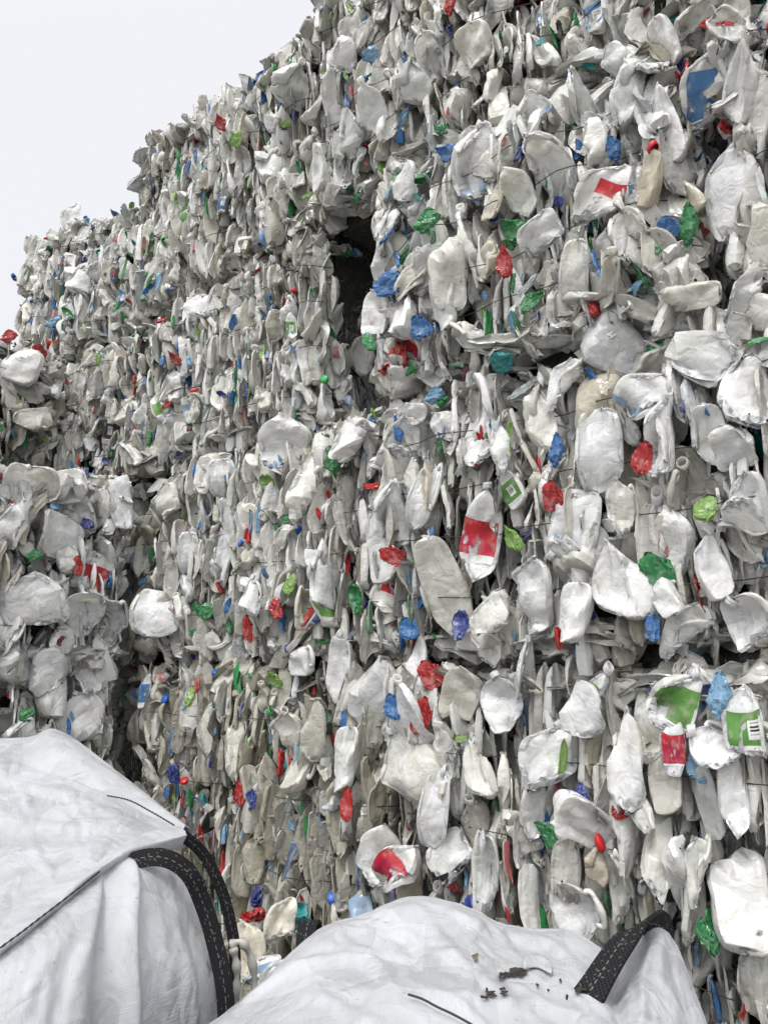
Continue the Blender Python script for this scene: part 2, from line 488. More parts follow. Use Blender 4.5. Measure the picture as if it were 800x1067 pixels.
class Bale:
    def __init__(s, org, sdir, L, H, D, label, parts=90, dirt=0.0, sliver=.6, size=1.0, recess=0.0,
                 sides=(), fill=1.0, core=.20, sq=.10, visible=None, slope=0.0):
        s.o = np.array(org, float); s.s = np.array(sdir, float); s.z = UP
        s.n = np.cross(s.s, s.z)      # outward
        s.L, s.H, s.D = L, H, D
        s.label, s.parts, s.dirt, s.sliver, s.size = label, parts, dirt, sliver, size
        s.sides, s.fill, s.core, s.sq = sides, fill, core, sq
        s.visible = visible or (0, L)
        s.heroes = []
        s.slope = slope
        s.ph = rng.uniform(0, 6.28, 8)

    def bulge(s, a, z):
        p = s.ph
        d = .030 * np.sin(5.3 * a + p[0]) * np.sin(4.1 * z + p[1]) + .022 * np.sin(11 * a + 7 * z + p[2]) + .015 * np.sin(19 * a - 13 * z + p[3])
        e = np.minimum(z, s.H - z)
        d = d + .035 * (1 - np.abs(2 * z / s.H - 1) ** 3) - .14 * np.exp(-(np.maximum(e, 0) / .055) ** 1.5)
        e2 = np.minimum(a, s.L - a)
        return d - .09 * np.exp(-(np.maximum(e2, 0) / .04) ** 1.5)

    def tint(s, n=1):
        c = PAL[rng.choice(len(PAL), n, p=PALP)] * rng.uniform(.86, 1.05, (n, 1))
        m = np.clip(s.dirt * rng.uniform(0.2, 1.6, (n, 1)), 0, 1)
        return np.minimum(c * (1 - m) + c * np.array([.58, .555, .485]) * m, .82)

    def pt(s, a, z, d):
        return s.o + s.s * a + s.z * (z * (1 + s.slope * (s.L - a))) + s.n * d

    def rot_pack(s, a, z, side='front', flat=None):
        """orientation of one squashed jug inside the pack"""
        g = rng.normal
        e = min(z, s.H - z)
        if side == 'front':
            if e < s.sq and rng.random() < .75:
                thin = s.z + s.s * g(0, .35) + s.n * g(0, .3); lg = s.s + s.n * g(0, .7)
            elif flat is False or (flat is None and rng.random() < s.sliver):
                p = s.ph
                lean = .38 * math.sin(4.3 * a + p[4]) + .3 * math.sin(6.1 * z + 3 * a + p[5])
                yaw = .5 * math.sin(5.2 * a - 3.3 * z + p[6]) + .25 * math.sin(13 * a + p[7])
                thin = s.s + s.n * (yaw + g(0, .14)) + s.z * g(0, .1); lg = s.z + s.s * (lean + g(0, .12)) + s.n * g(0, .18)
            else:
                thin = -s.n + s.s * g(0, .55) + s.z * g(0, .45); lg = s.z + s.s * g(0, .6)
        elif side == 'top':
            thin = s.s + s.z * g(0, .6) + s.n * g(0, .5); lg = s.n * g(0, .6) + s.z * g(0, .6) + s.s * g(0, .3)
        else:
            thin = s.s + s.n * g(0, .5) + s.z * g(0, .5); lg = s.z + s.n * g(0, .5)
        return frame(thin, lg)

    def filler(s):
        vs, fs, ts = [], [], []
        base = 0

        def put(P, Fq, Rm, sc, c, col):
            nonlocal base
            vs.append((P * sc) @ Rm.T + c); fs.append(Fq + base); ts.append(np.broadcast_to(col, (len(P), 3)))
            base += len(P)

        def one(a, z, side, depth_j, flat=None):
            k = rng.integers(NB) if flat is not False else rng.integers(20)
            sc = rng.uniform(.72, 1.15) * s.size * np.array([.78, rng.uniform(.9, 1.5), 1.22])
            if flat is False: sc = sc * np.array([.85, .52, rng.uniform(.85, 1.25)])
            Rm = s.rot_pack(a, z, side, flat)
            colr = s.tint()[0]
            if rng.random() < .17 + .18 * max(0, math.sin(7 * a + s.ph[1]) * math.sin(6 * z + s.ph[3])):
                colr = np.array(SCRAP[SK[rng.choice(len(SK), p=SCRAPP)]]); sc = sc * np.array([rng.uniform(.15, .45), .5, rng.uniform(.2, .6)]); q_ = rng.uniform(0, .45) * (rng.random() < .5); colr = colr * (1 - q_) + .65 * q_
            hv = HALF[k] * sc
            if side == 'front':
                ez = min(np.abs(s.z @ Rm) @ hv * .8, s.H * .45); jz = rng.uniform(-.035, .015); z = min(max(z, ez + jz), s.H - ez - jz)
                ea = min(np.abs(s.s @ Rm) @ hv * .8, .2); a = min(max(a, ea - .02), s.L - ea + .02)
                ext = np.abs(s.n @ Rm) @ hv * .85
                c = s.pt(a, z, s.bulge(a, z) + depth_j - ext)
            elif side == 'top':
                ext = np.abs(s.z @ Rm) @ hv * .85
                c = s.pt(a, s.H + rng.uniform(-.05, .035) + .03 * math.sin(7 * a + s.ph[5]) - ext, z)
            else:
                ext = np.abs(s.s @ Rm) @ hv * .85
                sg = -1 if side == 'left' else 1
                aa = (0 if side == 'left' else s.L) + sg * (rng.uniform(-.05, .02) - ext)
                c = s.pt(aa, z, a)
            put(JLOW[k], F_LOW, Rm, sc, c, colr)
        v0, v1 = s.visible
        # stacks of jugs squashed side by side, seen on edge, with dark slots between
        n = int(52 * (v1 - v0) * s.H / s.size ** 1.5 * s.fill * (.35 + s.sliver))
        A = v0 + ((np.arange(n) + .5) * 0.61803 % 1) * (v1 - v0); Z = (np.arange(n) + .5) / n * s.H
        for i in range(n):
            m_ = rng.integers(4, 9); step = rng.uniform(.021, .036) * s.size; dj = rng.uniform(-.085, .035)
            for q in range(m_):
                a = A[i] + (q - m_ / 2) * step + rng.normal(0, .004); z = Z[i] + rng.normal(0, .028)
                if v0 - .02 < a < v1 + .02:
                    one(min(max(a, .01), s.L - .01), min(max(z, .02), s.H - .02), 'front', dj + rng.uniform(-.03, .018), False)
        n = int(95 * (v1 - v0) * s.H / s.size ** 1.5 * s.fill)
        A = v0 + ((np.arange(n) + .3) * 0.61803 % 1) * (v1 - v0); Z = (np.arange(n) + .5) / n * s.H
        for i in range(n):
            one(min(max(A[i] + rng.normal(0, .02), .02), s.L - .02), min(max(Z[i] + rng.normal(0, .02), .015), s.H - .015), 'front', rng.uniform(-.16, -.02), rng.random() > s.sliver * .6 or None)
        for zc in (.065, s.H - .065):                     # squashed layers along the upper and lower edges
            for i in range(int(44 * (v1 - v0) * s.fill)):
                one(rng.uniform(v0, v1), zc + rng.uniform(-.015, .03), 'front', rng.uniform(-.06, .03))
        for side in s.sides:
            if side == 'top':
                for i in range(int(210 * s.L * .6)):
                    one(rng.uniform(0.02, s.L - .02), -rng.uniform(0.0, .55), 'top', 0)
            else:
                for i in range(int((300 if s.o[0] > -2.5 and s.o[0] + s.L > -2.2 or side == 'left' or s.n[0] > .5 else 22) * (1.1 if s.o[0] > -2.1 and side == 'right' else .6) * s.H)):
                    one(-rng.uniform(0.02, 1.08 if s.o[0] > -2.1 and side == 'right' else .6), rng.uniform(.03, s.H - .03), side, 0)
        # pressed heart of the bale, coloured near-black as painted shade for gaps and seams
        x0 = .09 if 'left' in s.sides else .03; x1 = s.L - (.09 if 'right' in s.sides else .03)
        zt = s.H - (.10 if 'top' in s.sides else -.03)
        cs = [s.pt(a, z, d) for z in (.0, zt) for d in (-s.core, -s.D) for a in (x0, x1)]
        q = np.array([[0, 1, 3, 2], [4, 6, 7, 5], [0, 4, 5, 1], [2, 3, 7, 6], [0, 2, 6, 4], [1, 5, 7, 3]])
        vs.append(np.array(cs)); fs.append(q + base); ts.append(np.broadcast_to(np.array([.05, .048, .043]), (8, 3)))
        return np.concatenate(vs), np.concatenate(fs), np.concatenate(ts)

    def add_part(s, name, me, Rm, sc, c, col, label=None):
        o = add_obj(name, me, s.root, label=label)
        M = Matrix(np.block([[Rm * sc[None, :], (c - s.o)[:, None]], [np.zeros((1, 3)), np.ones((1, 1))]]).tolist())
        o.matrix_basis = M
        o.color = (*[float(q) for q in col], 1)
        return o

    def bottle(s, k, Rm, sc, c, col, label_col=None, cap=None, label=None, big=False):
        if label is None and label_col: label = f"crushed white bottle with a {label_col} label"
        o = s.add_part('crushed_bottle', JUG_ME[k], Rm, sc, c, col, label)
        if label_col:
            add_obj('label', label_mesh(k, label_col, big), o)
        if not label_col and rng.random() < .16: add_obj('handle', handle_mesh(k), o).color = o.color
        if cap or rng.random() < .25:
            cp = add_obj('cap', cap_mesh(cap), o) if cap else add_obj('neck', NECK_ME, o)
            cp.color = o.color
            P = JUGS[k]; top = P[(V - 1) * U:].mean(0); low = P[(V - 4) * U:(V - 3) * U].mean(0)
            ax = top - low; ax /= np.linalg.norm(ax)
            Rc = frame(np.array([.1, 1, .05]), ax)
            cp.matrix_basis = Matrix(np.block([[Rc / sc[:, None], (top)[:, None]], [np.zeros((1, 3)), np.ones((1, 1))]]).tolist())
        return o

    def build(s):
        s.root = empty('bottle_bale', s.o.tolist(), s.label, 'bale', 'bales of crushed plastic bottles')
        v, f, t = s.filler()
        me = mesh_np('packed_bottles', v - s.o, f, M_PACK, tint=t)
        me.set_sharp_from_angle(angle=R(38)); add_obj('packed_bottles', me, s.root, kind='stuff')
        cnt = 0
        taken = []
        for (a, z, w, h, rot, col, lab, cap, txt, k, tocam, lift) in s.heroes:
            nn = s.n * .45 + tocam * .55; nn /= np.linalg.norm(nn)
            tl = .12 if lab in LAB else .3
            thin = -(nn + s.s * rng.normal(0, tl) + s.z * rng.normal(0, tl))
            horiz = np.cross(UP, nn); horiz /= np.linalg.norm(horiz); vert = np.cross(nn, horiz)
            lg = vert * math.cos(rot) - horiz * math.sin(rot)
            Rm = frame(thin, lg)
            sc = np.array([w / (2 * HALF[k][0]), min(1.5, .5 * (w / (2 * HALF[k][0]) + h / (2 * HALF[k][2])) * 1.15), h / (2 * HALF[k][2])])
            ext = np.abs(s.n @ Rm) @ (HALF[k] * sc) * .6
            c = s.pt(a, z, max(s.bulge(a, z), -.03) + .04 + lift * .8 - ext * .7)
            taken.append((a, z, max(w, h) * .42))
            if lab in SCRAP and not (lab in LAB and (txt or max(w, h) > .135)):
                o = s.add_part('plastic_scrap', FILM_ME[k % 12 ], Rm, sc * np.array([2 * HALF[k][0] / (2 * HALF[NB - 12 + k % 12][0]), .55, HALF[k][2] / HALF[NB - 12 + k % 12][2]]), c, SCRAP[lab], txt or f"crumpled {lab} plastic scrap")
            else:
                s.bottle(k, Rm, sc, c, col, lab, cap, txt, big='band' if txt and ('base' in txt or 'rim' in txt or 'patch' in txt) or lab in ('lightblue', 'black') else bool(txt and 'printed' in txt))
            cnt += 1
        v0, v1 = s.visible
        n = s.parts - cnt
        tries = 0; i = 0
        while i < n and tries < 4000:
            tries += 1
            a = rng.uniform(v0 + .03, v1 - .03); z = rng.uniform(.09, s.H - .08)
            if any((a - q[0]) ** 2 + (z - q[1]) ** 2 < q[2] ** 2 for q in taken) and tries < 3000: continue
            i += 1
            if rng.random() < .30:
                cn = SK[rng.choice(len(SK), p=SCRAPP)]
                k = rng.integers(12)
                Rm = s.rot_pack(a, z) if rng.random() < .4 else frame(-s.n + s.s * rng.normal(0, .6) + s.z * rng.normal(0, .5), s.z + s.s * rng.normal(0, .9))
                sc = rng.uniform(.18, .42) * s.size * np.array([rng.uniform(.4, 1), .7, rng.uniform(.9, 2.0)])
                ext = np.abs(s.n @ Rm) @ (HALF[k] * sc) * .8
                s.add_part('plastic_scrap', FILM_ME[k], Rm, sc, s.pt(a, z, s.bulge(a, z) + rng.uniform(-.02, .03) - ext * .7),
                           np.array(SCRAP[cn]) * rng.uniform(.7, 1.25), f"{cn} plastic scrap")
                continue
            k = rng.integers(NB)
            g = rng.normal
            if rng.random() < s.sliver * .75:
                thin = s.s + s.n * g(0, .6) + s.z * g(0, .25); lg = s.z + s.s * g(0, .3) + s.n * g(0, .3)
                if thin @ s.n > 0: thin = -thin
            else:
                thin = -s.n + s.s * g(0, .5) + s.z * g(0, .4); lg = s.z + s.s * g(0, .6)
            Rm = frame(thin, lg)
            sc = rng.uniform(.62, 1.08) * s.size * np.array([rng.uniform(.55, 1.0), rng.uniform(.9, 1.5), rng.uniform(.95, 1.3)])
            ext = np.abs(s.n @ Rm) @ (HALF[k] * sc) * .8
            lab = None; cap = None
            r = rng.random()
            if r < .10: lab = ['blue', 'red', 'green', 'white', 'lightblue', 'black'][rng.choice(6, p=[.26, .18, .26, .12, .12, .06])]
            elif r < .20: cap = ['red', 'blue', 'green'][rng.integers(3)]
            s.bottle(k, Rm, sc, s.pt(a, z, s.bulge(a, z) + rng.uniform(-.02, .04) - ext * .9), s.tint()[0], lab, cap)
        # baling wires sunk into the face
        for zf in (.2, .4, .6, .8):
            zz = s.H * zf + rng.uniform(-.03, .03)
            pts = [s.pt(a, zz + .006 * math.sin(a * 9), s.bulge(a, zz) - .022 + .008 * math.sin(a * 23)) for a in np.linspace(v0, v1, 26)]
            add_obj('baling_wire', tube_mesh('baling_wire', np.array(pts) - s.o, .0018, M_WIRE, 6), s.root)


m, nt, out = new_mat('steel_wire')
p = N(nt, 'ShaderNodeBsdfPrincipled', ins={'Base Color': (.06, .055, .05, 1), 'Roughness': .5, 'Metallic': .7})
nt.links.new(p.outputs[0], out.inputs[0]); M_WIRE = m

XD, YD = (1, 0, 0), (0, 1, 0)
Z1, Z2, Z3, Z4 = 0.0, EYE, EYE + 1.07, EYE + 2.06
B = {}
# long wall, faces towards -Y (s along +X gives n = s x z = -Y)
B['1b'] = Bale((-3.62, WALL, Z1), XD, 1.64, EYE, 1.1, "dirty brownish bottom-row bale in the corner behind the two white bulk bags", dirt=1.05, sliver=.82, parts=95, size=1.0, sides=('left',))
B['1c'] = Bale((-1.96, WALL - .02, Z1), XD, 1.66, EYE, 1.1, "bottom-row bale at the right, directly above the front white bulk bag, with green-labelled bottles", dirt=.35, sliver=.5, size=1.02, sides=('right',))
B['2b'] = Bale((-3.60, WALL, Z2), XD, 1.62, 1.06, 1.1, "second-row bale left of centre, with a blue-rimmed white dome at its top right", dirt=.35, sliver=.72, size=1.02, sides=('left',))
B['2c'] = Bale((-1.97, WALL - .03, Z2), XD, 1.67, 1.06, 1.1, "second-row bale at the right, just under the dark ledge, full of large white bottles", dirt=.25, sliver=.42, size=1.05, sides=('right',))
B['3a'] = Bale((-5.4, WALL + .04, Z3), XD, 1.64, .98, 1.1, "third-row bale at the far left end of the long wall, beside the set-back dark bale", dirt=.4, sliver=.4, parts=70, size=1.0)
B['3b'] = Bale((-3.74, WALL + .02, Z3), XD, 1.34, .98, 1.1, "third-row bale of thin upright bottles just left of the dark gap", dirt=.3, sliver=.8, size=1.0, sides=('right',))
B['3c'] = Bale((-2.0, WALL - .07, Z3), XD, 1.32, .98, 1.1, "third-row bale standing proud between the two dark gaps, with a barcode-labelled bottle at its right", dirt=.2, sliver=.4, size=1.05, sides=('left', 'right'))
B['3d'] = Bale((-.60, WALL - .04, Z3), XD, .62, .98, 1.1, "third-row bale cut off by the right picture edge, beside the small dark gap", dirt=.2, sliver=.5, parts=40, size=1.05, sides=('left', 'right'))
B['4a'] = Bale((-5.75, WALL + .05, Z4), XD, 1.66, .82, 1.1, slope=.32, label= "top-row bale at the far left end against the sky, lowest skyline of the wall", dirt=.25, sliver=.35, parts=90, size=1.02, sides=('top', 'left', 'right'))
B['4b'] = Bale((-4.05, WALL, Z4), XD, 1.62, 1.15, 1.1, "top-row bale of thin grey upright bottles against the sky, left of the picture's middle", dirt=.35, sliver=.85, size=1.0, sides=('top', 'left'))
B['4c'] = Bale((-2.42, WALL - .03, Z4), XD, 1.64, 1.18, 1.1, "top-row bale right of centre, reaching the upper picture edge, with large white bottles", dirt=.3, sliver=.5, size=1.0, sides=('top', 'right'))
B['4d'] = Bale((-.74, WALL - .05, Z4), XD, .66, 1.0, 1.1, "top-row bale only just showing in the upper right picture corner", dirt=.3, sliver=.5, parts=30, size=1.05, sides=('left', 'right'))
# supporting bales mostly hidden in the corner
B['1a'] = Bale((-5.3, WALL + .06, Z1), XD, 1.62, EYE, 1.1, "bottom-row bale hidden in the corner behind the left stack", parts=6, fill=.3, visible=(1.1, 1.62), dirt=.8)
B['2a'] = Bale((-5.3, WALL + .06, Z2), XD, 1.62, 1.06, 1.1, "second-row bale hidden in the corner behind the left stack", parts=6, fill=.3, visible=(1.1, 1.62), dirt=.8)
# side stack, faces towards +X  (s along +Y)
B['R1'] = Bale((-3.76, .62, Z1), YD, 1.62, EYE - .03, 1.5, "bottom bale of the low left stack, behind the large white bulk bag", dirt=.1, sliver=.25, parts=70, size=1.12, visible=(.1, 1.62), sides=('right',))
B['R2'] = Bale((-3.74, .64, Z2 - .03), YD, 1.6, .98, 1.5, "upper bale of the low left stack, bright loose white bottles on its top edge", dirt=.0, sliver=.2, parts=80, size=1.15, visible=(.1, 1.6), sides=('top', 'right'))
B['R3'] = Bale((-4.72, .66, Z3 - .1), YD, 1.6, 1.0, 1.1, "set-back dark bale on top of the low left stack, at the left picture edge", dirt=.7, sliver=.25, parts=60, size=1.1, visible=(.1, 1.6), sides=('top', 'right'))
for k_ in ('3d', '4d'): pass


def locate(px, py):
    """first bale face the photo's ray meets"""
    d = ray(px, py); best = None
    for b in B.values():
        den = d @ b.n
        if den > -1e-6: continue
        t = ((b.o - EYEP) @ b.n) / den
        if t <= 0: continue
        P = EYEP + d * t; q = P - b.o; a, z = q @ b.s, q[2]
        if -.02 <= a <= b.L + .02 and -.02 <= z <= b.H + .06 and (best is None or t < best[0]):
            best = (t, b, a, z)
    return best


def hero(px, py, w, h, rot=0, tone='w', lab=None, cap=None, txt=None, lift=0.0, k=None):
    hit = locate(px, py)
    if not hit: return
    t, b, a, z = hit
    d = ray(px, py); P = EYEP + d * t
    cosv = 801 / np.linalg.norm(d)
    dist = (P - EYEP) @ FWD * 1.0
    mpp = dist / 801
    col = {'w': (.73, .73, .725), 'g': (.68, .69, .68), 'c': (.67, .665, .615), 't': (.58, .53, .43), 'd': (.53, .52, .47)}[tone]
    col = np.array(col) * rng.uniform(.95, 1.0)
    tocam = -d / np.linalg.norm(d)
    b.heroes.append((a, z, w * mpp * 1.08, h * mpp * 1.08, R(rot), col, lab, cap, txt, int(rng.integers(10) if lab in LAB else rng.integers(NB)) if k is None else k, tocam, lift))


H = hero
# upper right
H(738, 88, 66, 92, -6, 'w', 'blue', txt="large white bottle with a blue barcode label, upper right")
H(500, 172, 62, 80, 4, 'w', 'lightblue', txt="large white bottle shoulder with a light blue label patch")
H(578, 180, 46, 98, 8, 'w'); H(636, 214, 52, 74, -38, 'w', 'white', txt="white bottle with a red-edged barcode label", lift=.03)
H(680, 192, 32, 60, -25, 't', None, 'red'); H(573, 251, 50, 46, 0, 'w', lift=.02); H(606, 292, 30, 74, -12, 'c')
H(452, 66, 32, 62, 0); H(436, 92, 40, 52, 10, 'g'); H(500, 56, 42, 46, 0, 'c'); H(766, 200, 68, 115, 5, 'w', lift=.02)
H(695, 130, 26, 92, 14); H(672, 120, 24, 80, 20, 'g'); H(655, 95, 36, 80, -30, 'g'); H(717, 306, 30, 62, 82, 'c'); H(772, 305, 36, 66, -60)
H(500, 349, 30, 64, 86, 'c'); H(634, 360, 58, 72, 40, 'w'); H(738, 376, 56, 80, 75, 'g'); H(704, 343, 24, 74, 62, 'w')
H(474, 292, 40, 76, -5, 'c'); H(440, 342, 24, 26, 20, 'w', 'blue'); H(520, 375, 24, 30, -50, 'w', 'teal'); H(532, 276, 18, 36, -12, 'w', 'red')
H(556, 118, 40, 36, 30, 'w', 'lightblue'); H(465, 156, 20, 26, 50, 'w', 'blue'); H(716, 232, 22, 46, 0, 'w', 'green'); H(700, 240, 22, 20, 0, 'w', 'blue')
H(788, 130, 40, 110, -12, 'c'); H(780, 95, 36, 90, -20, 'w'); H(755, 45, 36, 20, -15, 'w', 'red'); H(430, 195, 40, 44, 0); H(545, 205, 34, 60, 15, 'c')
H(540, 240, 26, 30, 30, 'w', 'green'); H(460, 240, 30, 26, 0, 'd', 'green'); H(470, 320, 28, 60, 0, 'g'); H(410, 300, 34, 26, 0, 'w', 'blue'); H(395, 270, 34, 60, 5)
H(600, 100, 26, 80, 20, 'g'); H(640, 60, 30, 40, 40, 'g'); H(690, 40, 26, 60, 15); H(720, 15, 50, 30, 0, 'c'); H(640, 155, 18, 30, 20, 'w', 'blue'); H(480, 15, 14, 28, 0, 'w', 'red')
H(420, 330, 36, 60, 10); H(395, 330, 30, 50, -10); H(660, 320, 22, 60, 60, 'd'); H(640, 300, 20, 60, -35, 'd')
# second row right
H(416, 470, 52, 70, -12, 'w', lift=.03); H(678, 416, 60, 58, -45, 'w', 'lightblue', lift=.02); H(786, 412, 60, 84, -15, 'w', lift=.02)
H(560, 435, 32, 84, 4, 'c'); H(588, 400, 34, 60, -10, 'w'); H(626, 470, 46, 92, -4, 'g'); H(696, 460, 30, 84, -8); H(746, 456, 36, 64, 0, 'g')
H(500, 430, 50, 78, 12, 'w'); H(680, 482, 20, 34, -20, 'w', 'red'); H(603, 555, 54, 88, -3, 'w', 'lightblue', txt="large smooth white bottle with a translucent blue base", lift=.02)
H(505, 558, 40, 94, -14, 'w', 'red', txt="crumpled white bottle with torn red print"); H(465, 612, 44, 110, 16, 'c'); H(558, 618, 46, 78, -8, 'w'); H(518, 642, 42, 42, 20, 'c')
H(610, 640, 32, 60, -12); H(655, 605, 60, 80, 0, 'w'); H(746, 592, 28, 66, 16, 'w'); H(780, 530, 50, 64, 0, 'g'); H(782, 646, 48, 52, 20, 'w', lift=.03)
H(716, 660, 46, 62, -15, 'g'); H(688, 596, 30, 40, 20, 'w', 'green'); H(431, 432, 32, 28, 10, 'w'); H(452, 411, 24, 18, 0, 'w', 'light blue')
H(548, 563, 16, 28, 15, 'w', 'lime'); H(540, 512, 26, 40, 30, 'w', 'green'); H(484, 652, 18, 30, 0, 'w', 'navy'); H(430, 655, 20, 22, 10, 'w', 'blue')
H(420, 580, 18, 24, 60, 'w', 'red'); H(582, 470, 16, 36, 0, 'w', 'blue'); H(585, 520, 20, 30, 0, 'w', 'red'); H(745, 535, 22, 26, 0, 'w', 'lime'); H(420, 540, 36, 70, 0, 'g'); H(450, 520, 26, 70, -14, 'g')
H(700, 625, 26, 40, 30, 'w'); H(530, 470, 24, 70, 4, 'g'); H(650, 530, 30, 60, -5, 'c'); H(770, 470, 40, 50, 10)
# bottom row right
H(430, 692, 24, 60, 5, 'w', None, None); H(447, 702, 22, 28, 30, 'w', 'red'); H(450, 745, 18, 34, -15, 'w', 'red'); H(437, 745, 46, 72, 10, 'w'); H(426, 735, 16, 24, 10, 'w', 'blue')
H(476, 722, 42, 54, -25, 'd'); H(541, 720, 24, 115, 0, 'g'); H(520, 735, 44, 52, 0, 'w'); H(574, 790, 54, 66, -8, 'w'); H(612, 738, 44, 56, 10, 'w'); H(622, 720, 18, 50, -35, 'w', 'green')
H(662, 790, 36, 92, 3, 'w', lift=.03); H(680, 757, 42, 66, -8, 'c'); H(711, 728, 46, 62, -25, 'w', 'green', txt="white bottle curling round a green barcode label", lift=.02)
H(782, 748, 38, 66, 0, 'w', 'green', txt="flattened bottle with a green and white label at the right edge"); H(711, 778, 24, 48, 0, 'w', 'red'); H(757, 722, 24, 44, 5, 'w', 'light blue'); H(752, 775, 46, 42, 40, 'w', lift=.02)
H(440, 802, 60, 84, 50, 'c', lift=.02); H(466, 842, 28, 72, -10, 'w'); H(397, 890, 42, 54, -12, 'w', lift=.05); H(430, 898, 40, 52, -38, 'w', 'red', txt="white bottle with a glossy red label above the front bag", lift=.06)
H(618, 852, 62, 46, -35, 'w', lift=.03); H(632, 897, 20, 38, 0, 't', None, 'red'); H(607, 946, 52, 52, 0, 'w', lift=.03); H(770, 936, 52, 92, -4, 'w', lift=.03)
H(738, 905, 26, 60, 5, 'c'); H(690, 890, 28, 84, 0, 'c'); H(714, 905, 22, 74, 3, 'w'); H(770, 820, 26, 84, 0, 'g'); H(740, 830, 24, 80, 4, 'g'); H(610, 828, 18, 26, 0, 'w', 'navy')
H(520, 910, 24, 80, 0, 'g'); H(475, 890, 44, 46, 20, 'w', 'black'); H(745, 970, 20, 30, 0, 'w', 'green'); H(575, 870, 20, 34, 60, 'w', 'green'); H(650, 920, 20, 70, 0, 'c'); H(790, 1010, 30, 90, 0, 'c'); H(595, 900, 26, 60, -5, 'd')
H(700, 810, 30, 60, 5, 'd'); H(560, 840, 24, 60, -8); H(500, 800, 30, 60, 10, 'c'); H(505, 945, 16, 34, 0, 'w', 'navy'); H(735, 795, 20, 30, 0, 'w', 'light blue')
# second row left
H(305, 466, 56, 62, -8, 'w', 'blue', txt="white dome-shaped bottle bottom with a blue rim", lift=.06); H(278, 492, 26, 66, 28, 'c', lift=.02); H(330, 512, 30, 74, -6, 'c'); H(372, 460, 48, 40, 20, 'w', lift=.03)
H(392, 560, 34, 92, 2, 'w'); H(175, 640, 50, 48, -15, 'w', lift=.10); H(273, 620, 22, 48, 4, 'w'); H(181, 524, 40, 36, 20, 'c', lift=.03); H(240, 500, 30, 40, 0, 'g')
H(352, 480, 20, 26, 10, 'w', 'green'); H(286, 506, 18, 20, 0, 'w', 'lime'); H(312, 610, 14, 22, 0, 'w', 'lime'); H(300, 635, 12, 20, 20, 'w', 'red'); H(272, 655, 10, 24, 0, 'w', 'red'); H(218, 637, 18, 16, 0, 'w', 'green')
H(245, 545, 20, 50, 5, 'g'); H(200, 580, 24, 50, 0, 'g'); H(345, 600, 26, 70, 3, 'g'); H(380, 625, 14, 30, 0, 'w', 'green'); H(230, 580, 22, 60, -6)
# bottom row left
H(312, 688, 34, 28, 0, 'w'); H(352, 696, 32, 66, -14, 'w', lift=.03); H(385, 722, 52, 74, -5, 'g'); H(300, 764, 38, 52, 10, 'c'); H(235, 700, 34, 50, -40, 'c'); H(208, 725, 10, 22, 5, 'w', 'lime'); H(285, 707, 16, 18, 0, 'w', 'lime')
H(150, 720, 14, 34, 0, 'w', 'blue'); H(268, 823, 12, 24, 0, 'w', 'red'); H(190, 805, 12, 18, 0, 'w', 'navy'); H(375, 835, 12, 30, 0, 'w', 'red'); H(280, 830, 14, 18, 0, 'w', 'navy'); H(320, 800, 26, 50, 0, 'd')
H(340, 760, 28, 60, 0, 'd'); H(365, 790, 26, 60, -5, 'g'); H(255, 780, 20, 60, 4, 'd'); H(225, 760, 20, 50, -5, 'd')
# left stack
H(30, 512, 54, 54, 6, 'w', lift=.02); H(30, 625, 64, 54, 10, 'w', lift=.02); H(92, 600, 40, 50, -20, 'w', 'red'); H(88, 546, 12, 14, 40, 'w', 'navy'); H(120, 525, 30, 62, 5, 'g'); H(86, 748, 46, 46, 30, 'w')
H(18, 770, 34, 40, 0, 'w'); H(70, 505, 50, 40, 0, 'w'); H(60, 560, 50, 46, -20, 'w'); H(25, 745, 14, 12, 0, 'w', 'green'); H(75, 590, 10, 18, 0, 'w', 'red'); H(80, 640, 40, 46, 0, 'g'); H(50, 700, 46, 40, 50); H(110, 650, 36, 50, 10, 'g')
H(100, 700, 36, 50, -20, 'w'); H(8, 550, 30, 50, 0); H(20, 690, 40, 50, 30, 'g'); H(30, 580, 16, 14, 0, 'w', 'green')
# upper left
H(310, 94, 44, 52, -20, 'g', lift=.04); H(290, 140, 30, 62, -14, 'w'); H(345, 100, 26, 62, 5, 'w'); H(286, 176, 36, 46, 0, 'g'); H(215, 320, 42, 40, 10, 'w'); H(90, 305, 32, 36, 0, 'w'); 
H(300, 128, 14, 20, 10, 'w', 'lime'); H(258, 153, 16, 18, 0, 'w', 'lime'); H(243, 135, 14, 18, 0, 'w', 'red'); H(316, 345, 12, 30, 0, 'w', 'green'); H(10, 350, 18, 14, 20, 'w', 'red'); H(42, 366, 16, 14, 0, 'w', 'red')
H(60, 345, 26, 16, 20, 'w', 'light blue'); H(100, 290, 36, 40, 20, 'w'); H(70, 260, 26, 36, 0, 'g'); H(340, 180, 26, 50, 4, 'g'); H(20, 385, 40, 40, 0, 'w'); H(45, 400, 36, 36, 10, 'g'); H(30, 440, 40, 30, 0, 'd')
H(370, 140, 34, 50, 0, 'g'); H(395, 120, 30, 60, 10, 'g'); H(365, 65, 30, 40, 0, 'w'); H(400, 70, 20, 16, 0, 'w', 'light blue')

for b in B.values():
    # never more than a hundred bottles as parts of one bale
    b.heroes = b.heroes[:98]
    b.parts = max(b.parts, min(100, len(b.heroes) + 28))
    b.build()

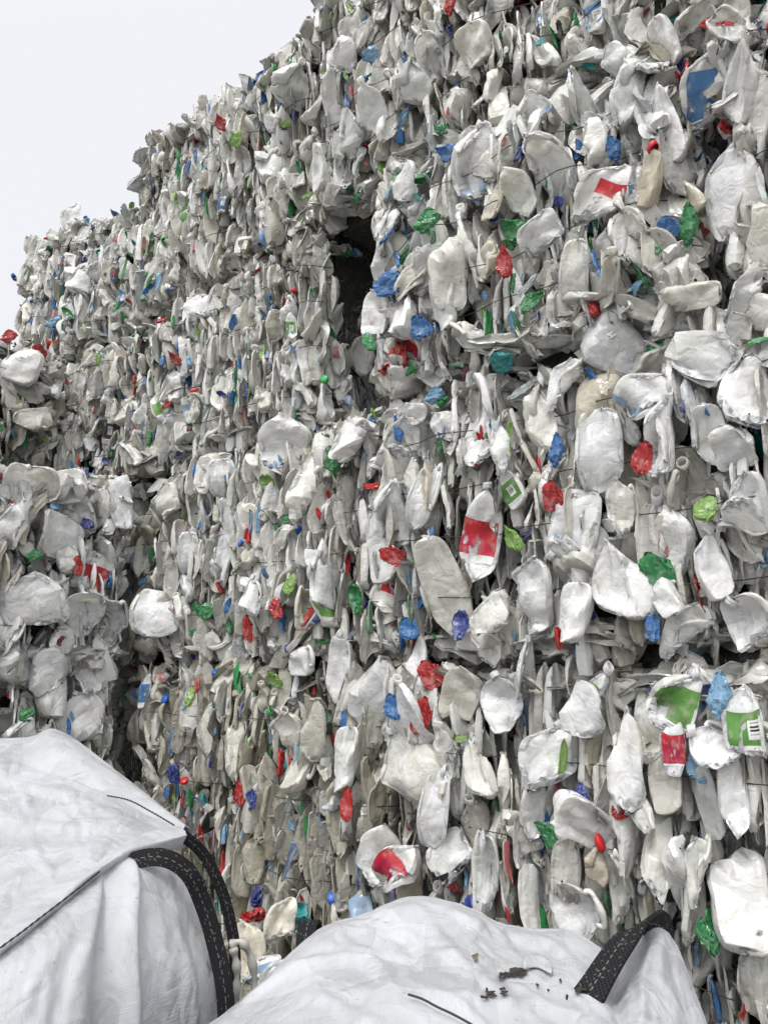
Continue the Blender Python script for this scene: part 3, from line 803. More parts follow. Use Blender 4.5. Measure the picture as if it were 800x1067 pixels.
# ------------------------------------------------------------------ bulk bags in front
def fabric_mat():
    m, nt, out = new_mat('woven_white_fabric')
    uv = N(nt, 'ShaderNodeUVMap', uv_map='uv')
    geo = N(nt, 'ShaderNodeNewGeometry')
    mp1 = N(nt, 'ShaderNodeMapping', ins={'Scale': (420, 26, 1)}); nt.links.new(uv.outputs[0], mp1.inputs[0])
    mp2 = N(nt, 'ShaderNodeMapping', ins={'Scale': (26, 420, 1)}); nt.links.new(uv.outputs[0], mp2.inputs[0])
    a = N(nt, 'ShaderNodeTexNoise', ins={'Scale': 1.0, 'Detail': 2.0}); nt.links.new(mp1.outputs[0], a.inputs[0])
    b = N(nt, 'ShaderNodeTexNoise', ins={'Scale': 1.0, 'Detail': 2.0}); nt.links.new(mp2.outputs[0], b.inputs[0])
    n6 = N(nt, 'ShaderNodeTexNoise', ins={'Scale': 5.0, 'Detail': 2.0, 'Distortion': .6, 'Roughness': .5}); n14 = N(nt, 'ShaderNodeTexNoise', ins={'Scale': 15.0, 'Detail': 2.0, 'Distortion': .8})
    for q in (n6, n14): nt.links.new(geo.outputs['Position'], q.inputs[0])
    ridge = math_n(nt, 'ADD', math_n(nt, 'MULTIPLY', math_n(nt, 'ABSOLUTE', math_n(nt, 'SUBTRACT', n6.outputs[0], .5)), 1.5), math_n(nt, 'MULTIPLY', math_n(nt, 'ABSOLUTE', math_n(nt, 'SUBTRACT', n14.outputs[0], .5)), .55))
    def facets(scale, amt, nrm):
        dn2 = N(nt, 'ShaderNodeTexNoise', ins={'Scale': scale * .7, 'Detail': 1.0}); nt.links.new(geo.outputs['Position'], dn2.inputs[0])
        w_ = mixc(nt, .16 if scale < 10 else .06, geo.outputs['Position'], dn2.outputs['Color'], 'ADD')
        vo = N(nt, 'ShaderNodeTexVoronoi', feature='F1', ins={'Scale': scale}); nt.links.new(w_, vo.inputs['Vector'])
        sub = N(nt, 'ShaderNodeVectorMath', operation='SUBTRACT'); nt.links.new(vo.outputs['Color'], sub.inputs[0]); sub.inputs[1].default_value = (.5, .5, .5)
        sc_ = N(nt, 'ShaderNodeVectorMath', operation='SCALE'); sc_.inputs['Scale'].default_value = amt; nt.links.new(sub.outputs[0], sc_.inputs[0])
        ad = N(nt, 'ShaderNodeVectorMath', operation='ADD'); nt.links.new(nrm, ad.inputs[0]); nt.links.new(sc_.outputs[0], ad.inputs[1])
        no = N(nt, 'ShaderNodeVectorMath', operation='NORMALIZE'); nt.links.new(ad.outputs[0], no.inputs[0]); return no.outputs[0]
    weave = math_n(nt, 'ADD', a.outputs[0], b.outputs[0])
    b1 = N(nt, 'ShaderNodeBump', ins={'Strength': .38, 'Distance': .0025}); nt.links.new(weave, b1.inputs['Height'])
    b2 = N(nt, 'ShaderNodeBump', ins={'Strength': .34, 'Distance': .05}); nt.links.new(ridge, b2.inputs['Height'])
    nt.links.new(b1.outputs[0], b2.inputs['Normal'])
    d = N(nt, 'ShaderNodeTexNoise', ins={'Scale': 7.0, 'Detail': 5.0, 'Roughness': .7}); nt.links.new(geo.outputs['Position'], d.inputs[0])
    c = mixc(nt, math_n(nt, 'MULTIPLY', ramp(nt, d.outputs[0], .45, .75), .6), (.50, .515, .54), (.35, .345, .33))
    sp = N(nt, 'ShaderNodeTexNoise', ins={'Scale': 90.0, 'Detail': 2.0}); nt.links.new(geo.outputs['Position'], sp.inputs[0])
    c = mixc(nt, math_n(nt, 'MULTIPLY', ramp(nt, sp.outputs[0], .70, .76), .6), c, (.32, .29, .25))
    c = mixc(nt, math_n(nt, 'MULTIPLY', ramp(nt, a.outputs[0], .55, .7), .10), c, (.5, .51, .54))
    p = N(nt, 'ShaderNodeBsdfPrincipled', ins={'Roughness': .42}); nt.links.new(c, p.inputs['Base Color']); nt.links.new(facets(26.0, .24, facets(10.0, .42, b2.outputs[0])), p.inputs['Normal'])
    t = N(nt, 'ShaderNodeBsdfTranslucent'); nt.links.new(c, t.inputs[0])
    mx = N(nt, 'ShaderNodeMixShader', ins={0: .12}); nt.links.new(p.outputs[0], mx.inputs[1]); nt.links.new(t.outputs[0], mx.inputs[2])
    nt.links.new(mx.outputs[0], out.inputs[0])
    return m


def strap_mat():
    m, nt, out = new_mat('black_webbing')
    uv = N(nt, 'ShaderNodeUVMap', uv_map='uv'); s = N(nt, 'ShaderNodeSeparateXYZ'); nt.links.new(uv.outputs[0], s.inputs[0])
    u, v = s.outputs[0], s.outputs[1]          # u across 0..1, v along in metres

    def line(u0, u1, per, duty, ph=0.0):
        a = math_n(nt, 'MULTIPLY', math_n(nt, 'GREATER_THAN', u, u0), math_n(nt, 'LESS_THAN', u, u1))
        f = math_n(nt, 'FRACT', math_n(nt, 'ADD', math_n(nt, 'MULTIPLY', v, per), ph))
        return math_n(nt, 'MULTIPLY', a, math_n(nt, 'LESS_THAN', f, duty))
    tot = math_n(nt, 'MULTIPLY', line(.48, .525, 85.0, .55), .26)
    fl_ = N(nt, 'ShaderNodeTexWhiteNoise', noise_dimensions='2D'); fv = N(nt, 'ShaderNodeCombineXYZ')
    nt.links.new(math_n(nt, 'FLOOR', math_n(nt, 'MULTIPLY', u, 19.0)), fv.inputs[0]); nt.links.new(math_n(nt, 'FLOOR', math_n(nt, 'MULTIPLY', v, 420.0)), fv.inputs[1])
    nt.links.new(fv.outputs[0], fl_.inputs['Vector'])
    tot = math_n(nt, 'MAXIMUM', tot, math_n(nt, 'MULTIPLY', math_n(nt, 'GREATER_THAN', fl_.outputs[0], .965), .16))
    ch = N(nt, 'ShaderNodeTexChecker', ins={'Scale': 1.0}); mp = N(nt, 'ShaderNodeMapping', ins={'Scale': (14, 260, 1)})
    nt.links.new(uv.outputs[0], mp.inputs[0]); nt.links.new(mp.outputs[0], ch.inputs['Vector'])
    c = mixc(nt, ch.outputs['Fac'], (.006, .006, .007), (.02, .02, .023))
    c = mixc(nt, tot, c, (.55, .55, .53))
    b = N(nt, 'ShaderNodeBump', ins={'Strength': .8, 'Distance': .003}); nt.links.new(ch.outputs['Fac'], b.inputs['Height'])
    p = N(nt, 'ShaderNodeBsdfPrincipled', ins={'Roughness': .85, 'Specular IOR Level': .2}); nt.links.new(c, p.inputs['Base Color']); nt.links.new(b.outputs[0], p.inputs['Normal'])
    nt.links.new(p.outputs[0], out.inputs[0])
    return m


def flat_mat(name, col, rough=.6):
    m, nt, out = new_mat(name)
    n = N(nt, 'ShaderNodeTexNoise', ins={'Scale': 80.0, 'Detail': 3.0}); tc = N(nt, 'ShaderNodeTexCoord'); nt.links.new(tc.outputs['Object'], n.inputs[0])
    c = mixc(nt, n.outputs[0], tuple(q * .7 for q in col), tuple(min(1, q * 1.25) for q in col))
    p = N(nt, 'ShaderNodeBsdfPrincipled', ins={'Roughness': rough}); nt.links.new(c, p.inputs['Base Color'])
    nt.links.new(p.outputs[0], out.inputs[0])
    return m


M_FAB, M_STRAP = fabric_mat(), strap_mat()
M_THREAD = flat_mat('black_thread', (.02, .02, .02)); M_DARK = flat_mat('dark_debris', (.035, .03, .025), .8)
M_LEAF = flat_mat('dry_leaf', (.16, .13, .08), .8); M_TAPE = flat_mat('grey_tie_tape', (.45, .44, .41), .4)


def surf(rows, nv, nu):
    C = np.array([[at_depth(*q) for q in r] for r in rows])
    A = catmull(C, nv)
    return np.swapaxes(catmull(np.swapaxes(A, 0, 1), nu), 0, 1)


def wrinkle(G, wrap, stretch=(1.03, 1.03), anchor=.06, noise=.003, iters=60, bend=.35, seed=0):
    """let a sheet with a little too much cloth buckle around its shape"""
    r = np.random.default_rng(seed)
    Vn, Un = G.shape[:2]
    X = G.reshape(-1, 1, 3).copy(); X0 = X.copy()
    sets = grid_sets(Vn, Un, wrap, (1, 1, .5, bend))
    rest = rest_of(X, sets)
    for q, (a, b, k) in enumerate(sets):
        du = (b - a) % Un
        st = stretch[0] if np.all(du == 0) else stretch[1] if np.all(b // Un == a // Un) else (stretch[0] + stretch[1]) / 2
        rest[q] = rest[q] * st
    nz = r.normal(0, 1, (Vn // 3 + 2, Un // 3 + 2, 3))
    big = np.swapaxes(catmull(np.swapaxes(catmull(nz, Vn), 0, 1), Un), 0, 1).reshape(-1, 1, 3)
    X += big * noise

    def proj(X, it): X += (X0 - X) * anchor
    relax(X, sets, rest, iters, proj)
    return X.reshape(Vn, Un, 3)


def round_left(G, offs, n=14):
    """carry a sheet on round the bag's left corner"""
    off = catmull([np.zeros(3)] + [RGT * a + FWD * b + UP * c for a, b, c in offs], n)[1:][::-1]
    add = G[:, :1] + off[None]
    add[..., 2] = np.maximum(add[..., 2], .02)
    return np.concatenate([add, G], 1)


def crease(G, lines, amp=.006, w=9.0, dirn=(0, -.45, 1.0)):
    """press sharp fold ridges (amp > 0) or valleys (amp < 0) along lines of the cloth"""
    Q = G - EYEP
    cp, sp = math.cos(PITCH), math.sin(PITCH)
    r_, f_, u_ = Q @ RGT, Q @ FWD, Q @ UP
    dz = f_ * cp + u_ * sp
    px_, py_ = 400 + 801 * r_ / dz, 533.5 - 801 * (u_ * cp - f_ * sp) / dz
    dv = RGT * dirn[0] + FWD * dirn[1] + UP * dirn[2]; dv = dv / np.linalg.norm(dv)
    for x0, y0, x1, y1, am, wd in lines:
        lx, ly = x1 - x0, y1 - y0; L2 = lx * lx + ly * ly
        t = ((px_ - x0) * lx + (py_ - y0) * ly) / L2
        wob = 3.0 * np.sin(t * 9 + x0)
        d = np.abs((px_ - x0) * ly - (py_ - y0) * lx) / math.sqrt(L2) * 1.0
        d = np.abs(((px_ - x0) * ly - (py_ - y0) * lx) / math.sqrt(L2) + wob)
        tap = np.clip(np.minimum(t, 1 - t) * 4 + .15, 0, 1) * ((t > -.05) & (t < 1.05))
        G = G + (am * np.maximum(0, 1 - d / wd) * tap)[..., None] * dv
    return G


def sheet_obj(name, G, mat, parent, wrap=False, thick=0.0, uvs=1.0, caps=False):
    Vn, Un = G.shape[:2]
    du = np.linalg.norm(np.diff(G, axis=1), axis=2).mean(); dv_ = np.linalg.norm(np.diff(G, axis=0), axis=2).mean()
    uv = np.stack(np.meshgrid(np.arange(Vn) * dv_, np.arange(Un) * du, indexing='ij')[::-1], -1).reshape(-1, 2) * uvs
    ng = [[(Vn - 1) * Un + j for j in range(Un)], list(range(Un))[::-1]] if caps else ()
    P = G.reshape(-1, 3) - np.array(parent.location)
    me = mesh_np(name, P, grid_faces(Vn, Un, wrap), mat, uv=uv, ngons=ng)
    o = add_obj(name, me, parent)
    sm = o.modifiers.new('smooth', 'SUBSURF'); sm.levels = sm.render_levels = 1
    if thick:
        so_ = o.modifiers.new('cloth', 'SOLIDIFY'); so_.thickness = thick; so_.offset = 0
    return o


def ribbon(name, pts, wdir, w, parent, th=.0045, n=60):
    P = catmull([at_depth(*q) for q in pts], n)
    Wd = catmull([np.array(RGT * q[0] + UP * q[1] + FWD * q[2]) for q in wdir], n)
    T = np.gradient(P, axis=0); T /= np.linalg.norm(T, axis=1, keepdims=True)
    Wd = Wd - T * (Wd * T).sum(1, keepdims=True); Wd /= np.linalg.norm(Wd, axis=1, keepdims=True)
    Nn = np.cross(T, Wd)
    L = np.concatenate([[0], np.cumsum(np.linalg.norm(np.diff(P, axis=0), axis=1))])
    prof = [(-.5, .5), (-.25, .62), (0, .55), (.25, .62), (.5, .5), (.5, -.5), (0, -.5), (-.5, -.5)]
    vs = np.stack([P + Wd * (a * w) + Nn * (b * th) for a, b in prof], 1)
    uv = np.stack([np.stack([np.full(n, a + .5), L], 1) for a, b in prof], 1)
    k = len(prof)
    me = mesh_np(name, vs.reshape(-1, 3) - np.array(parent.location), grid_faces(n, k, True), M_STRAP, uv=uv.reshape(-1, 2),
                 ngons=[list(range(k))[::-1], [(n - 1) * k + j for j in range(k)]], crease=R(50))
    return add_obj(name, me, parent)


def stitch(pts, parent, r=.0013, lift=.003, n=90):
    P = catmull([at_depth(*q) for q in pts], n)
    P = P - (P - EYEP) / np.linalg.norm(P - EYEP, axis=1, keepdims=True) * lift
    rr = r * (1 + .35 * np.sin(np.arange(n) * 1.9))
    return add_obj('seam_stitching', tube_mesh('seam_stitching', P - np.array(parent.location), rr, M_THREAD, 6), parent)


def bag_body(lat, f, half, z0, hup, yaw, p=3.0, bulge=.05, nv=56, nu=96):
    th = np.arange(nu) / nu * 2 * np.pi
    c, s = np.cos(th), np.sin(th)
    q = 3.4
    sup = (np.abs(c) ** q + np.abs(s) ** q) ** (-1 / q)
    ps = np.linspace(-1, 1, nv) * (math.pi / 2) * .985
    cr, sr = np.cos(ps), np.sin(ps)
    pw = np.where(ps < 0, 6.0, p)
    rho = np.abs(cr) ** (2 / pw) * (1 + bulge * np.sin(np.clip((sr + .6) / 1.2, 0, 1) * np.pi))
    zz = z0 + np.sign(sr) * np.abs(sr) ** (2 / pw) * np.where(ps < 0, z0, hup)
    x = rho[:, None] * (c * sup)[None] * half[0]; y = rho[:, None] * (s * sup)[None] * half[1]
    x, y = x * math.cos(yaw) - y * math.sin(yaw), x * math.sin(yaw) + y * math.cos(yaw)
    return EYEP * [1, 1, 0] + RGT * (lat + x)[..., None] + FWD * (f + y)[..., None] + UP * np.broadcast_to(zz[:, None], x.shape)[..., None]


# --- the left bag
LB = (RGT * -.78 + FWD * 1.28)
lb = empty('bulk_bag', LB.tolist(), "large white bulk bag at the lower left, its top flap folded to a point", 'bulk bag', 'white woven bulk bags in front of the bales')
G = bag_body(-.80, 1.36, (.40, .38), .48, .42, R(10), p=2.8)
thg = np.arange(96) / 96 * 2 * np.pi
zz = G[..., 2]
for a0, amp, wd in ((-.9, .020, .10), (-1.25, .026, .09), (-.45, .014, .12), (-1.7, .022, .10), (-.1, .016, .10), (-2.2, .02, .12)):
    dth = (thg - a0 + math.pi) % (2 * math.pi) - math.pi
    sh = dth[None] + .35 * (zz - .9)
    k = amp * np.exp(-(sh / wd) ** 2) * np.clip((zz - .15) / .5, 0, 1) * np.clip((1.12 - zz) / .1, 0, 1)
    ctr = LB[None, None]; dr = G - ctr; dr[..., 2] = 0; dr /= np.linalg.norm(dr, axis=2, keepdims=True) + 1e-6
    G = G + dr * k[..., None]
G = wrinkle(G, True, (1.015, 1.03), anchor=.07, noise=.006, bend=.5, seed=3)
sheet_obj('bag_body', G, M_FAB, lb, wrap=True, caps=True)
c0 = [(-170, 1098, .945), (-70, 1038, .985), (0, 990, 1.025), (48, 954, 1.095), (92, 921, 1.185), (128, 896, 1.26), (160, 890, 1.31), (186, 898, 1.37), (196, 915, 1.45), (185, 935, 1.58)]
c1 = [(-170, 1180, .90), (-70, 1130, .92), (5, 1075, .95), (55, 1035, 1.01), (100, 1000, 1.09), (140, 972, 1.17), (180, 962, 1.25), (212, 972, 1.33), (222, 985, 1.43), (200, 995, 1.58)]
c2 = [(-170, 1330, .89), (-70, 1280, .90), (5, 1230, .93), (60, 1190, .97), (105, 1150, 1.05), (150, 1110, 1.14), (195, 1085, 1.22), (228, 1072, 1.31), (238, 1075, 1.42), (212, 1075, 1.58)]
C3 = [np.array([at_depth(*q) for q in r]) for r in (c0, c1, c2)]
lo1 = C3[2] * [1, 1, 0] + UP * .40; lo2 = C3[2] * [1, 1, 0] + UP * .03
ctr = LB + FWD * .1
lo2 = lo2 + (ctr - lo2) * [.12, .12, 0]
crown_ = C3[0] + (ctr + UP * 1.02 - C3[0]) * .25
C_ = np.array([crown_] + C3 + [lo1, lo2])
A_ = catmull(C_, 62); G = np.swapaxes(catmull(np.swapaxes(A_, 0, 1), 110), 0, 1)
uu = np.linspace(0, 1, 110)[None]; vv = np.linspace(0, 1, 62)[:, None]
out_ = G - (ctr * [1, 1, 0])[None, None]; out_[..., 2] = 0; out_ /= np.linalg.norm(out_, axis=2, keepdims=True)
for u_, am_, wd_, sl_ in ((.555, .020, .022, -.12), (.50, -.012, .03, -.18), (.45, .016, .04, -.28), (.36, .010, .04, -.3), (.67, .004, .02, .03), (.77, .003, .02, .0)):
    k_ = am_ * np.exp(-((uu - u_ - sl_ * (vv - .2)) / wd_) ** 2) * np.clip((vv - .12) / .12, 0, 1) * np.clip((.85 - vv) / .3, 0, 1)
    G = G + out_ * k_[..., None]
G = wrinkle(G, False, (1.01, 1.03), anchor=.08, noise=.005, bend=.5, seed=21)
G = crease(G, [(128, 905, 60, 1075, .008, 10), (135, 905, 128, 1070, .006, 7), (95, 930, 20, 1060, .007, 10), (110, 925, 105, 1000, -.005, 8), (60, 985, 30, 1070, -.006, 9)], dirn=(.3, -1, .2))
G = round_left(G, [(-.12, .03, 0), (-.20, .14, 0), (-.21, .40, 0), (-.17, .70, 0)])
sheet_obj('side_panel', G, M_FAB, lb, thick=.002)
top = [(-170, 768, 1.62), (-70, 778, 1.62), (0, 789, 1.60), (60, 808, 1.56), (115, 830, 1.50), (158, 852, 1.46), (193, 866, 1.43)]
hem = [(-170, 1095, .93), (-70, 1035, .97), (0, 988, 1.01), (48, 952, 1.08), (92, 918, 1.17), (137, 890, 1.27), (194, 871, 1.41)]


def between(r0, r1, t, bul):
    return [(a[0] * (1 - t) + b[0] * t, a[1] * (1 - t) + b[1] * t - bul * abs(a[1] - b[1]) * .25 * 0, a[2] * (1 - t) + b[2] * t - bul * (abs(a[1] - b[1]) / 300)) for a, b in zip(r0, r1)]


low = [(x - 6, y + 12, f + .015) for x, y, f in hem]
rows = [top] + [between(top, hem, t, .05 * math.sin(t * math.pi)) for t in (.2, .4, .6, .8)] + [hem, low]
G = surf(rows, 60, 90)
G = wrinkle(G, False, (1.008, 1.02), anchor=.07, noise=.008, bend=.5, seed=5)
G = crease(G, [(-40, 850, 165, 866, .007, 9), (-30, 905, 150, 872, .008, 10), (10, 955, 178, 869, .006, 8), (20, 815, 150, 858, .006, 8), (-20, 880, 90, 850, -.006, 9), (40, 925, 130, 880, -.005, 8),
               (30, 870, 60, 930, .004, 7), (-40, 960, 40, 905, .006, 10), (70, 835, 95, 890, -.004, 7), (0, 800, 40, 850, .004, 7)])
G = round_left(G, [(-.10, .0, -.04), (-.19, .02, -.16), (-.22, .02, -.45), (-.20, .02, -1.0)])
sheet_obj('top_flap', G, M_FAB, lb, thick=.002)
lip0 = [(-170, 772, 1.61), (-70, 780, 1.61), (0, 792, 1.59), (60, 811, 1.555), (115, 833, 1.50), (158, 855, 1.46), (190, 868, 1.435)]
lip1 = [(-170, 764, 1.62), (-70, 774, 1.63), (8, 785, 1.62), (58, 782, 1.60), (115, 812, 1.55), (162, 842, 1.485), (192, 862, 1.44)]
lip2 = [(-170, 762, 1.68), (-70, 772, 1.70), (22, 772, 1.69), (58, 764, 1.67), (118, 804, 1.60), (164, 838, 1.51), (194, 861, 1.45)]
lip3 = [(-170, 770, 1.74), (-70, 780, 1.76), (24, 782, 1.76), (64, 776, 1.74), (124, 816, 1.66), (168, 850, 1.54), (195, 868, 1.47)]
lip4 = [(-170, 900, 1.80), (-70, 900, 1.80), (20, 900, 1.80), (60, 900, 1.78), (105, 900, 1.70), (140, 905, 1.62), (165, 895, 1.56)]
G = wrinkle(surf([lip0, lip1, lip2, lip3, lip4], 30, 70), False, (1.01, 1.03), anchor=.12, noise=.004, bend=.5, seed=6)
G = round_left(G, [(-.10, .0, -.04), (-.19, .02, -.16), (-.22, .02, -.45), (-.20, .02, -1.0)])
sheet_obj('folded_lip', G, M_FAB, lb, thick=.002)
stitch([(x, y, f) for x, y, f in hem[1:5]] + [(104, 908, 1.20)], lb, lift=.007)
stitch([(112, 829, 1.50), (135, 834, 1.485), (158, 846, 1.465), (182, 860, 1.44)], lb, lift=.03)
fl = [(.15, 1, .2)]
ribbon('lifting_strap', [(92, 925, 1.27), (125, 902, 1.265), (165, 893, 1.262), (195, 908, 1.27), (213, 945, 1.29), (226, 990, 1.29), (234, 1030, 1.28), (236, 1075, 1.27), (234, 1130, 1.26)],
       [(.1, 1, .5), (.2, 1, .5), (.4, .9, .4), (.8, .5, .3), (1, .2, .3), (1, .15, .3), (1, .1, .3), (1, .1, .3), (1, 0, .3)], .026, lb)
ribbon('lifting_strap', [(178, 868, 1.44), (192, 872, 1.45), (212, 890, 1.47), (230, 925, 1.48), (241, 965, 1.48), (245, 1000, 1.47), (243, 1050, 1.45), (240, 1110, 1.43)],
       [(.3, 1, .3), (.5, .8, .3), (.9, .4, .3), (1, .2, .3), (1, .2, .3), (1, .1, .3), (1, 0, .3), (1, 0, .3)], 0.020, lb)

# --- the front bag
RB = (RGT * .13 + FWD * .92)
rb = empty('bulk_bag', RB.tolist(), "white bulk bag at the bottom centre, with a small tear beside its black loop", 'bulk bag', 'white woven bulk bags in front of the bales')
G = wrinkle(bag_body(.135, .90, (.375, .42), .45, .42, R(-4), p=2.6), True, (1.015, 1.025), anchor=.08, noise=.005, bend=.5, seed=8)
sheet_obj('bag_body', G, M_FAB, rb, wrap=True, caps=True)
px = [218, 264, 330, 378, 430, 485, 520, 556, 596, 640, 662, 682, 704, 738]
sil = [1072, 1036, 976, 958, 940, 949, 966, 972, 975, 1000, 985, 967, 992, 1078]
sf = [1.10, 1.16, 1.23, 1.26, 1.29, 1.30, 1.31, 1.31, 1.30, 1.24, 1.235, 1.25, 1.24, 1.16]
back2 = [(x, y + 150, f + .10) for x, y, f in zip(px, sil, sf)]
back1 = [(x, y + 12, f + .07) for x, y, f in zip(px, sil, sf)]
r1 = list(zip(px, sil, sf))
r2y = [1098, 1062, 1012, 996, 980, 982, 992, 997, 1003, 1032, 1030, 1020, 1045, 1120]
r2 = [(x, y, f - .10) for x, y, f in zip(px, r2y, sf)]
r3y = [1140, 1100, 1052, 1036, 1024, 1026, 1034, 1040, 1048, 1072, 1078, 1080, 1105, 1180]
r3 = [(x - 6 + i, y, f - .22) for i, (x, y, f) in enumerate(zip(px, r3y, sf))]
r4 = [(x - 14 + 2 * i, y + 110, f - .40) for i, (x, y, f) in enumerate(zip(px, r3y, sf))]
r5 = [(x - 30 + 4 * i, y + 420, f - .56) for i, (x, y, f) in enumerate(zip(px, r3y, sf))]
G = surf([back2, back1, r1, r2, r3, r4, r5], 80, 120)
# a sewn hem that crosses the top
P_hem = [(262, 1046, 1.13), (300, 1016, 1.15), (340, 1006, 1.15), (378, 1012, 1.13), (425, 1036, 1.08), (478, 1060, 1.02), (520, 1084, .97)]
ph_ = catmull([at_depth(*q) for q in P_hem], 60)
dist = np.sqrt(((G[:, :, None, :] - ph_[None, None]) ** 2).sum(-1)).min(2)
G[..., 2] += .010 * np.exp(-(dist / .012) ** 2)
G = wrinkle(G, False, (1.02, 1.025), anchor=.06, noise=.010, bend=.5, seed=12)
G = crease(G, [(345, 965, 425, 1040, .008, 9), (290, 1030, 420, 1075, .007, 9), (425, 945, 545, 1065, .009, 11), (470, 952, 610, 1002, .008, 9), (395, 955, 440, 1010, -.007, 10),
               (520, 975, 590, 1000, -.007, 8), (645, 1000, 640, 1080, -.014, 13), (683, 972, 706, 1080, .009, 9), (676, 975, 664, 1080, .007, 8), (440, 992, 530, 1006, .006, 7),
               (330, 985, 395, 1000, .006, 7), (450, 1040, 600, 1052, .008, 9), (545, 1040, 640, 1075, .007, 9), (380, 1030, 350, 1080, -.006, 9), (500, 1000, 480, 1060, .005, 7), (560, 990, 575, 1050, -.005, 8), (300, 1005, 345, 1050, .005, 8)])
RBG = G
sheet_obj('top_panel', G, M_FAB, rb, thick=.002)


def on_top(px_, py_, off=.003):
    """point of the front bag's top panel seen at a pixel"""
    d = ray(px_, py_); d = d / np.linalg.norm(d)
    Q = RBG.reshape(-1, 3) - EYEP
    along = Q @ d; perp = np.linalg.norm(Q - along[:, None] * d, axis=1)
    i = np.argsort(perp)[:6]; t = along[i].min()
    return EYEP + d * (t - off)


hp = np.array([on_top(x, y, .006) for x, y in ((425, 1036), (440, 1041), (455, 1049), (470, 1056), (485, 1064), (500, 1073))])
add_obj('seam_stitching', tube_mesh('seam_stitching', catmull(hp, 50) - RB, .0014, M_THREAD, 6), rb)
f_at = lambda x, y: float((on_top(x, y, 0) - EYEP) @ FWD)
ribbon('lifting_strap', [(592, 1072, 1.13), (602, 1056, 1.095), (614, 1036, 1.105), (634, 1003, 1.14), (652, 977, 1.175), (664, 965, 1.20), (678, 961, 1.235), (690, 970, 1.27), (694, 1000, 1.30)],
       [(1, .5, .1), (1, .5, .1), (1, .5, .1), (1, .5, .15), (1, .45, .2), (.95, .4, .3), (.85, .15, .5), (.7, -.2, .7), (.7, -.2, .7)], .046, rb)
ribbon('lifting_strap', [(318, 1010, 1.30), (318, 985, 1.32), (320, 966, 1.35), (324, 960, 1.39), (327, 970, 1.44), (328, 1000, 1.46)],
       [(1, 0, .1)] * 6, .030, rb)
tr = []
r_ = np.random.default_rng(4)
flecks = [(495, 997, 5, 4, M_LEAF, 'dry_leaf'), (606, 1030, 7, 5, M_DARK, 'torn_hole'), (538, 1013, 14, 4.5, M_DARK, 'torn_hole')]
for cx, cy, q in ((540, 1014, 9), (514, 1034, 9), (563, 1022, 4)):
    for _ in range(q):
        flecks.append((cx + r_.normal(0, 10), cy + r_.normal(0, 4), r_.uniform(1.5, 5), r_.uniform(1, 2.8), M_DARK, 'dirt_fleck'))
for (cx, cy, sx, sy, mt, nm) in flecks:
    n = 26 if sx > 6 else 14; ring = []
    for j in range(n):
        a = j / n * 2 * math.pi; q = .75 + .28 * math.sin(2 * a + cx) + .2 * math.sin(3 * a + cy) + r_.uniform(-.14, .14)
        ring.append(on_top(cx + sx * q * math.cos(a), cy + sy * q * math.sin(a), .0015))
    c_ = on_top(cx, cy, .002)
    tr = np.array(ring + [c_])
    me = bpy.data.meshes.new(nm)
    off = (0, 0, 0) if nm == 'dry_leaf' else tuple(RB)
    base = c_ if nm == 'dry_leaf' else RB
    me.from_pydata([tuple(q - base) for q in tr], [], [(j, (j + 1) % n, n) for j in range(n)]); me.materials.append(mt)
    if nm == 'dry_leaf':
        o = add_obj(nm, me, None, label="small dry brown leaf scrap lying on the front white bulk bag", category='leaf'); o.location = c_
    else: o = add_obj(nm, me, rb)
    so_ = o.modifiers.new('depth', 'SOLIDIFY'); so_.thickness = .0008
# torn edge standing up beside the hole
e = np.array([[on_top(545 + i * 6, 1012 - 5 * math.sin(i * .8) - j * 7, .006 + j * .007) for i in range(6)] for j in range(3)])
sheet_obj('torn_edge', e, M_FAB, rb, thick=.0015)
# grey tie tapes dangling beside the left bag's straps
for pts in ([(240, 985, 1.40), (252, 982, 1.40), (262, 1000, 1.41), (266, 1035, 1.41), (262, 1075, 1.41)], [(243, 988, 1.39), (247, 1010, 1.39), (246, 1045, 1.39), (250, 1080, 1.39)]):
    P = catmull([at_depth(*q) for q in pts], 30)
    add_obj('tie_tape', tube_mesh('tie_tape', P - LB, .0065 * (1 + .3 * np.sin(np.arange(30) * .9)), M_TAPE, 8), lb)

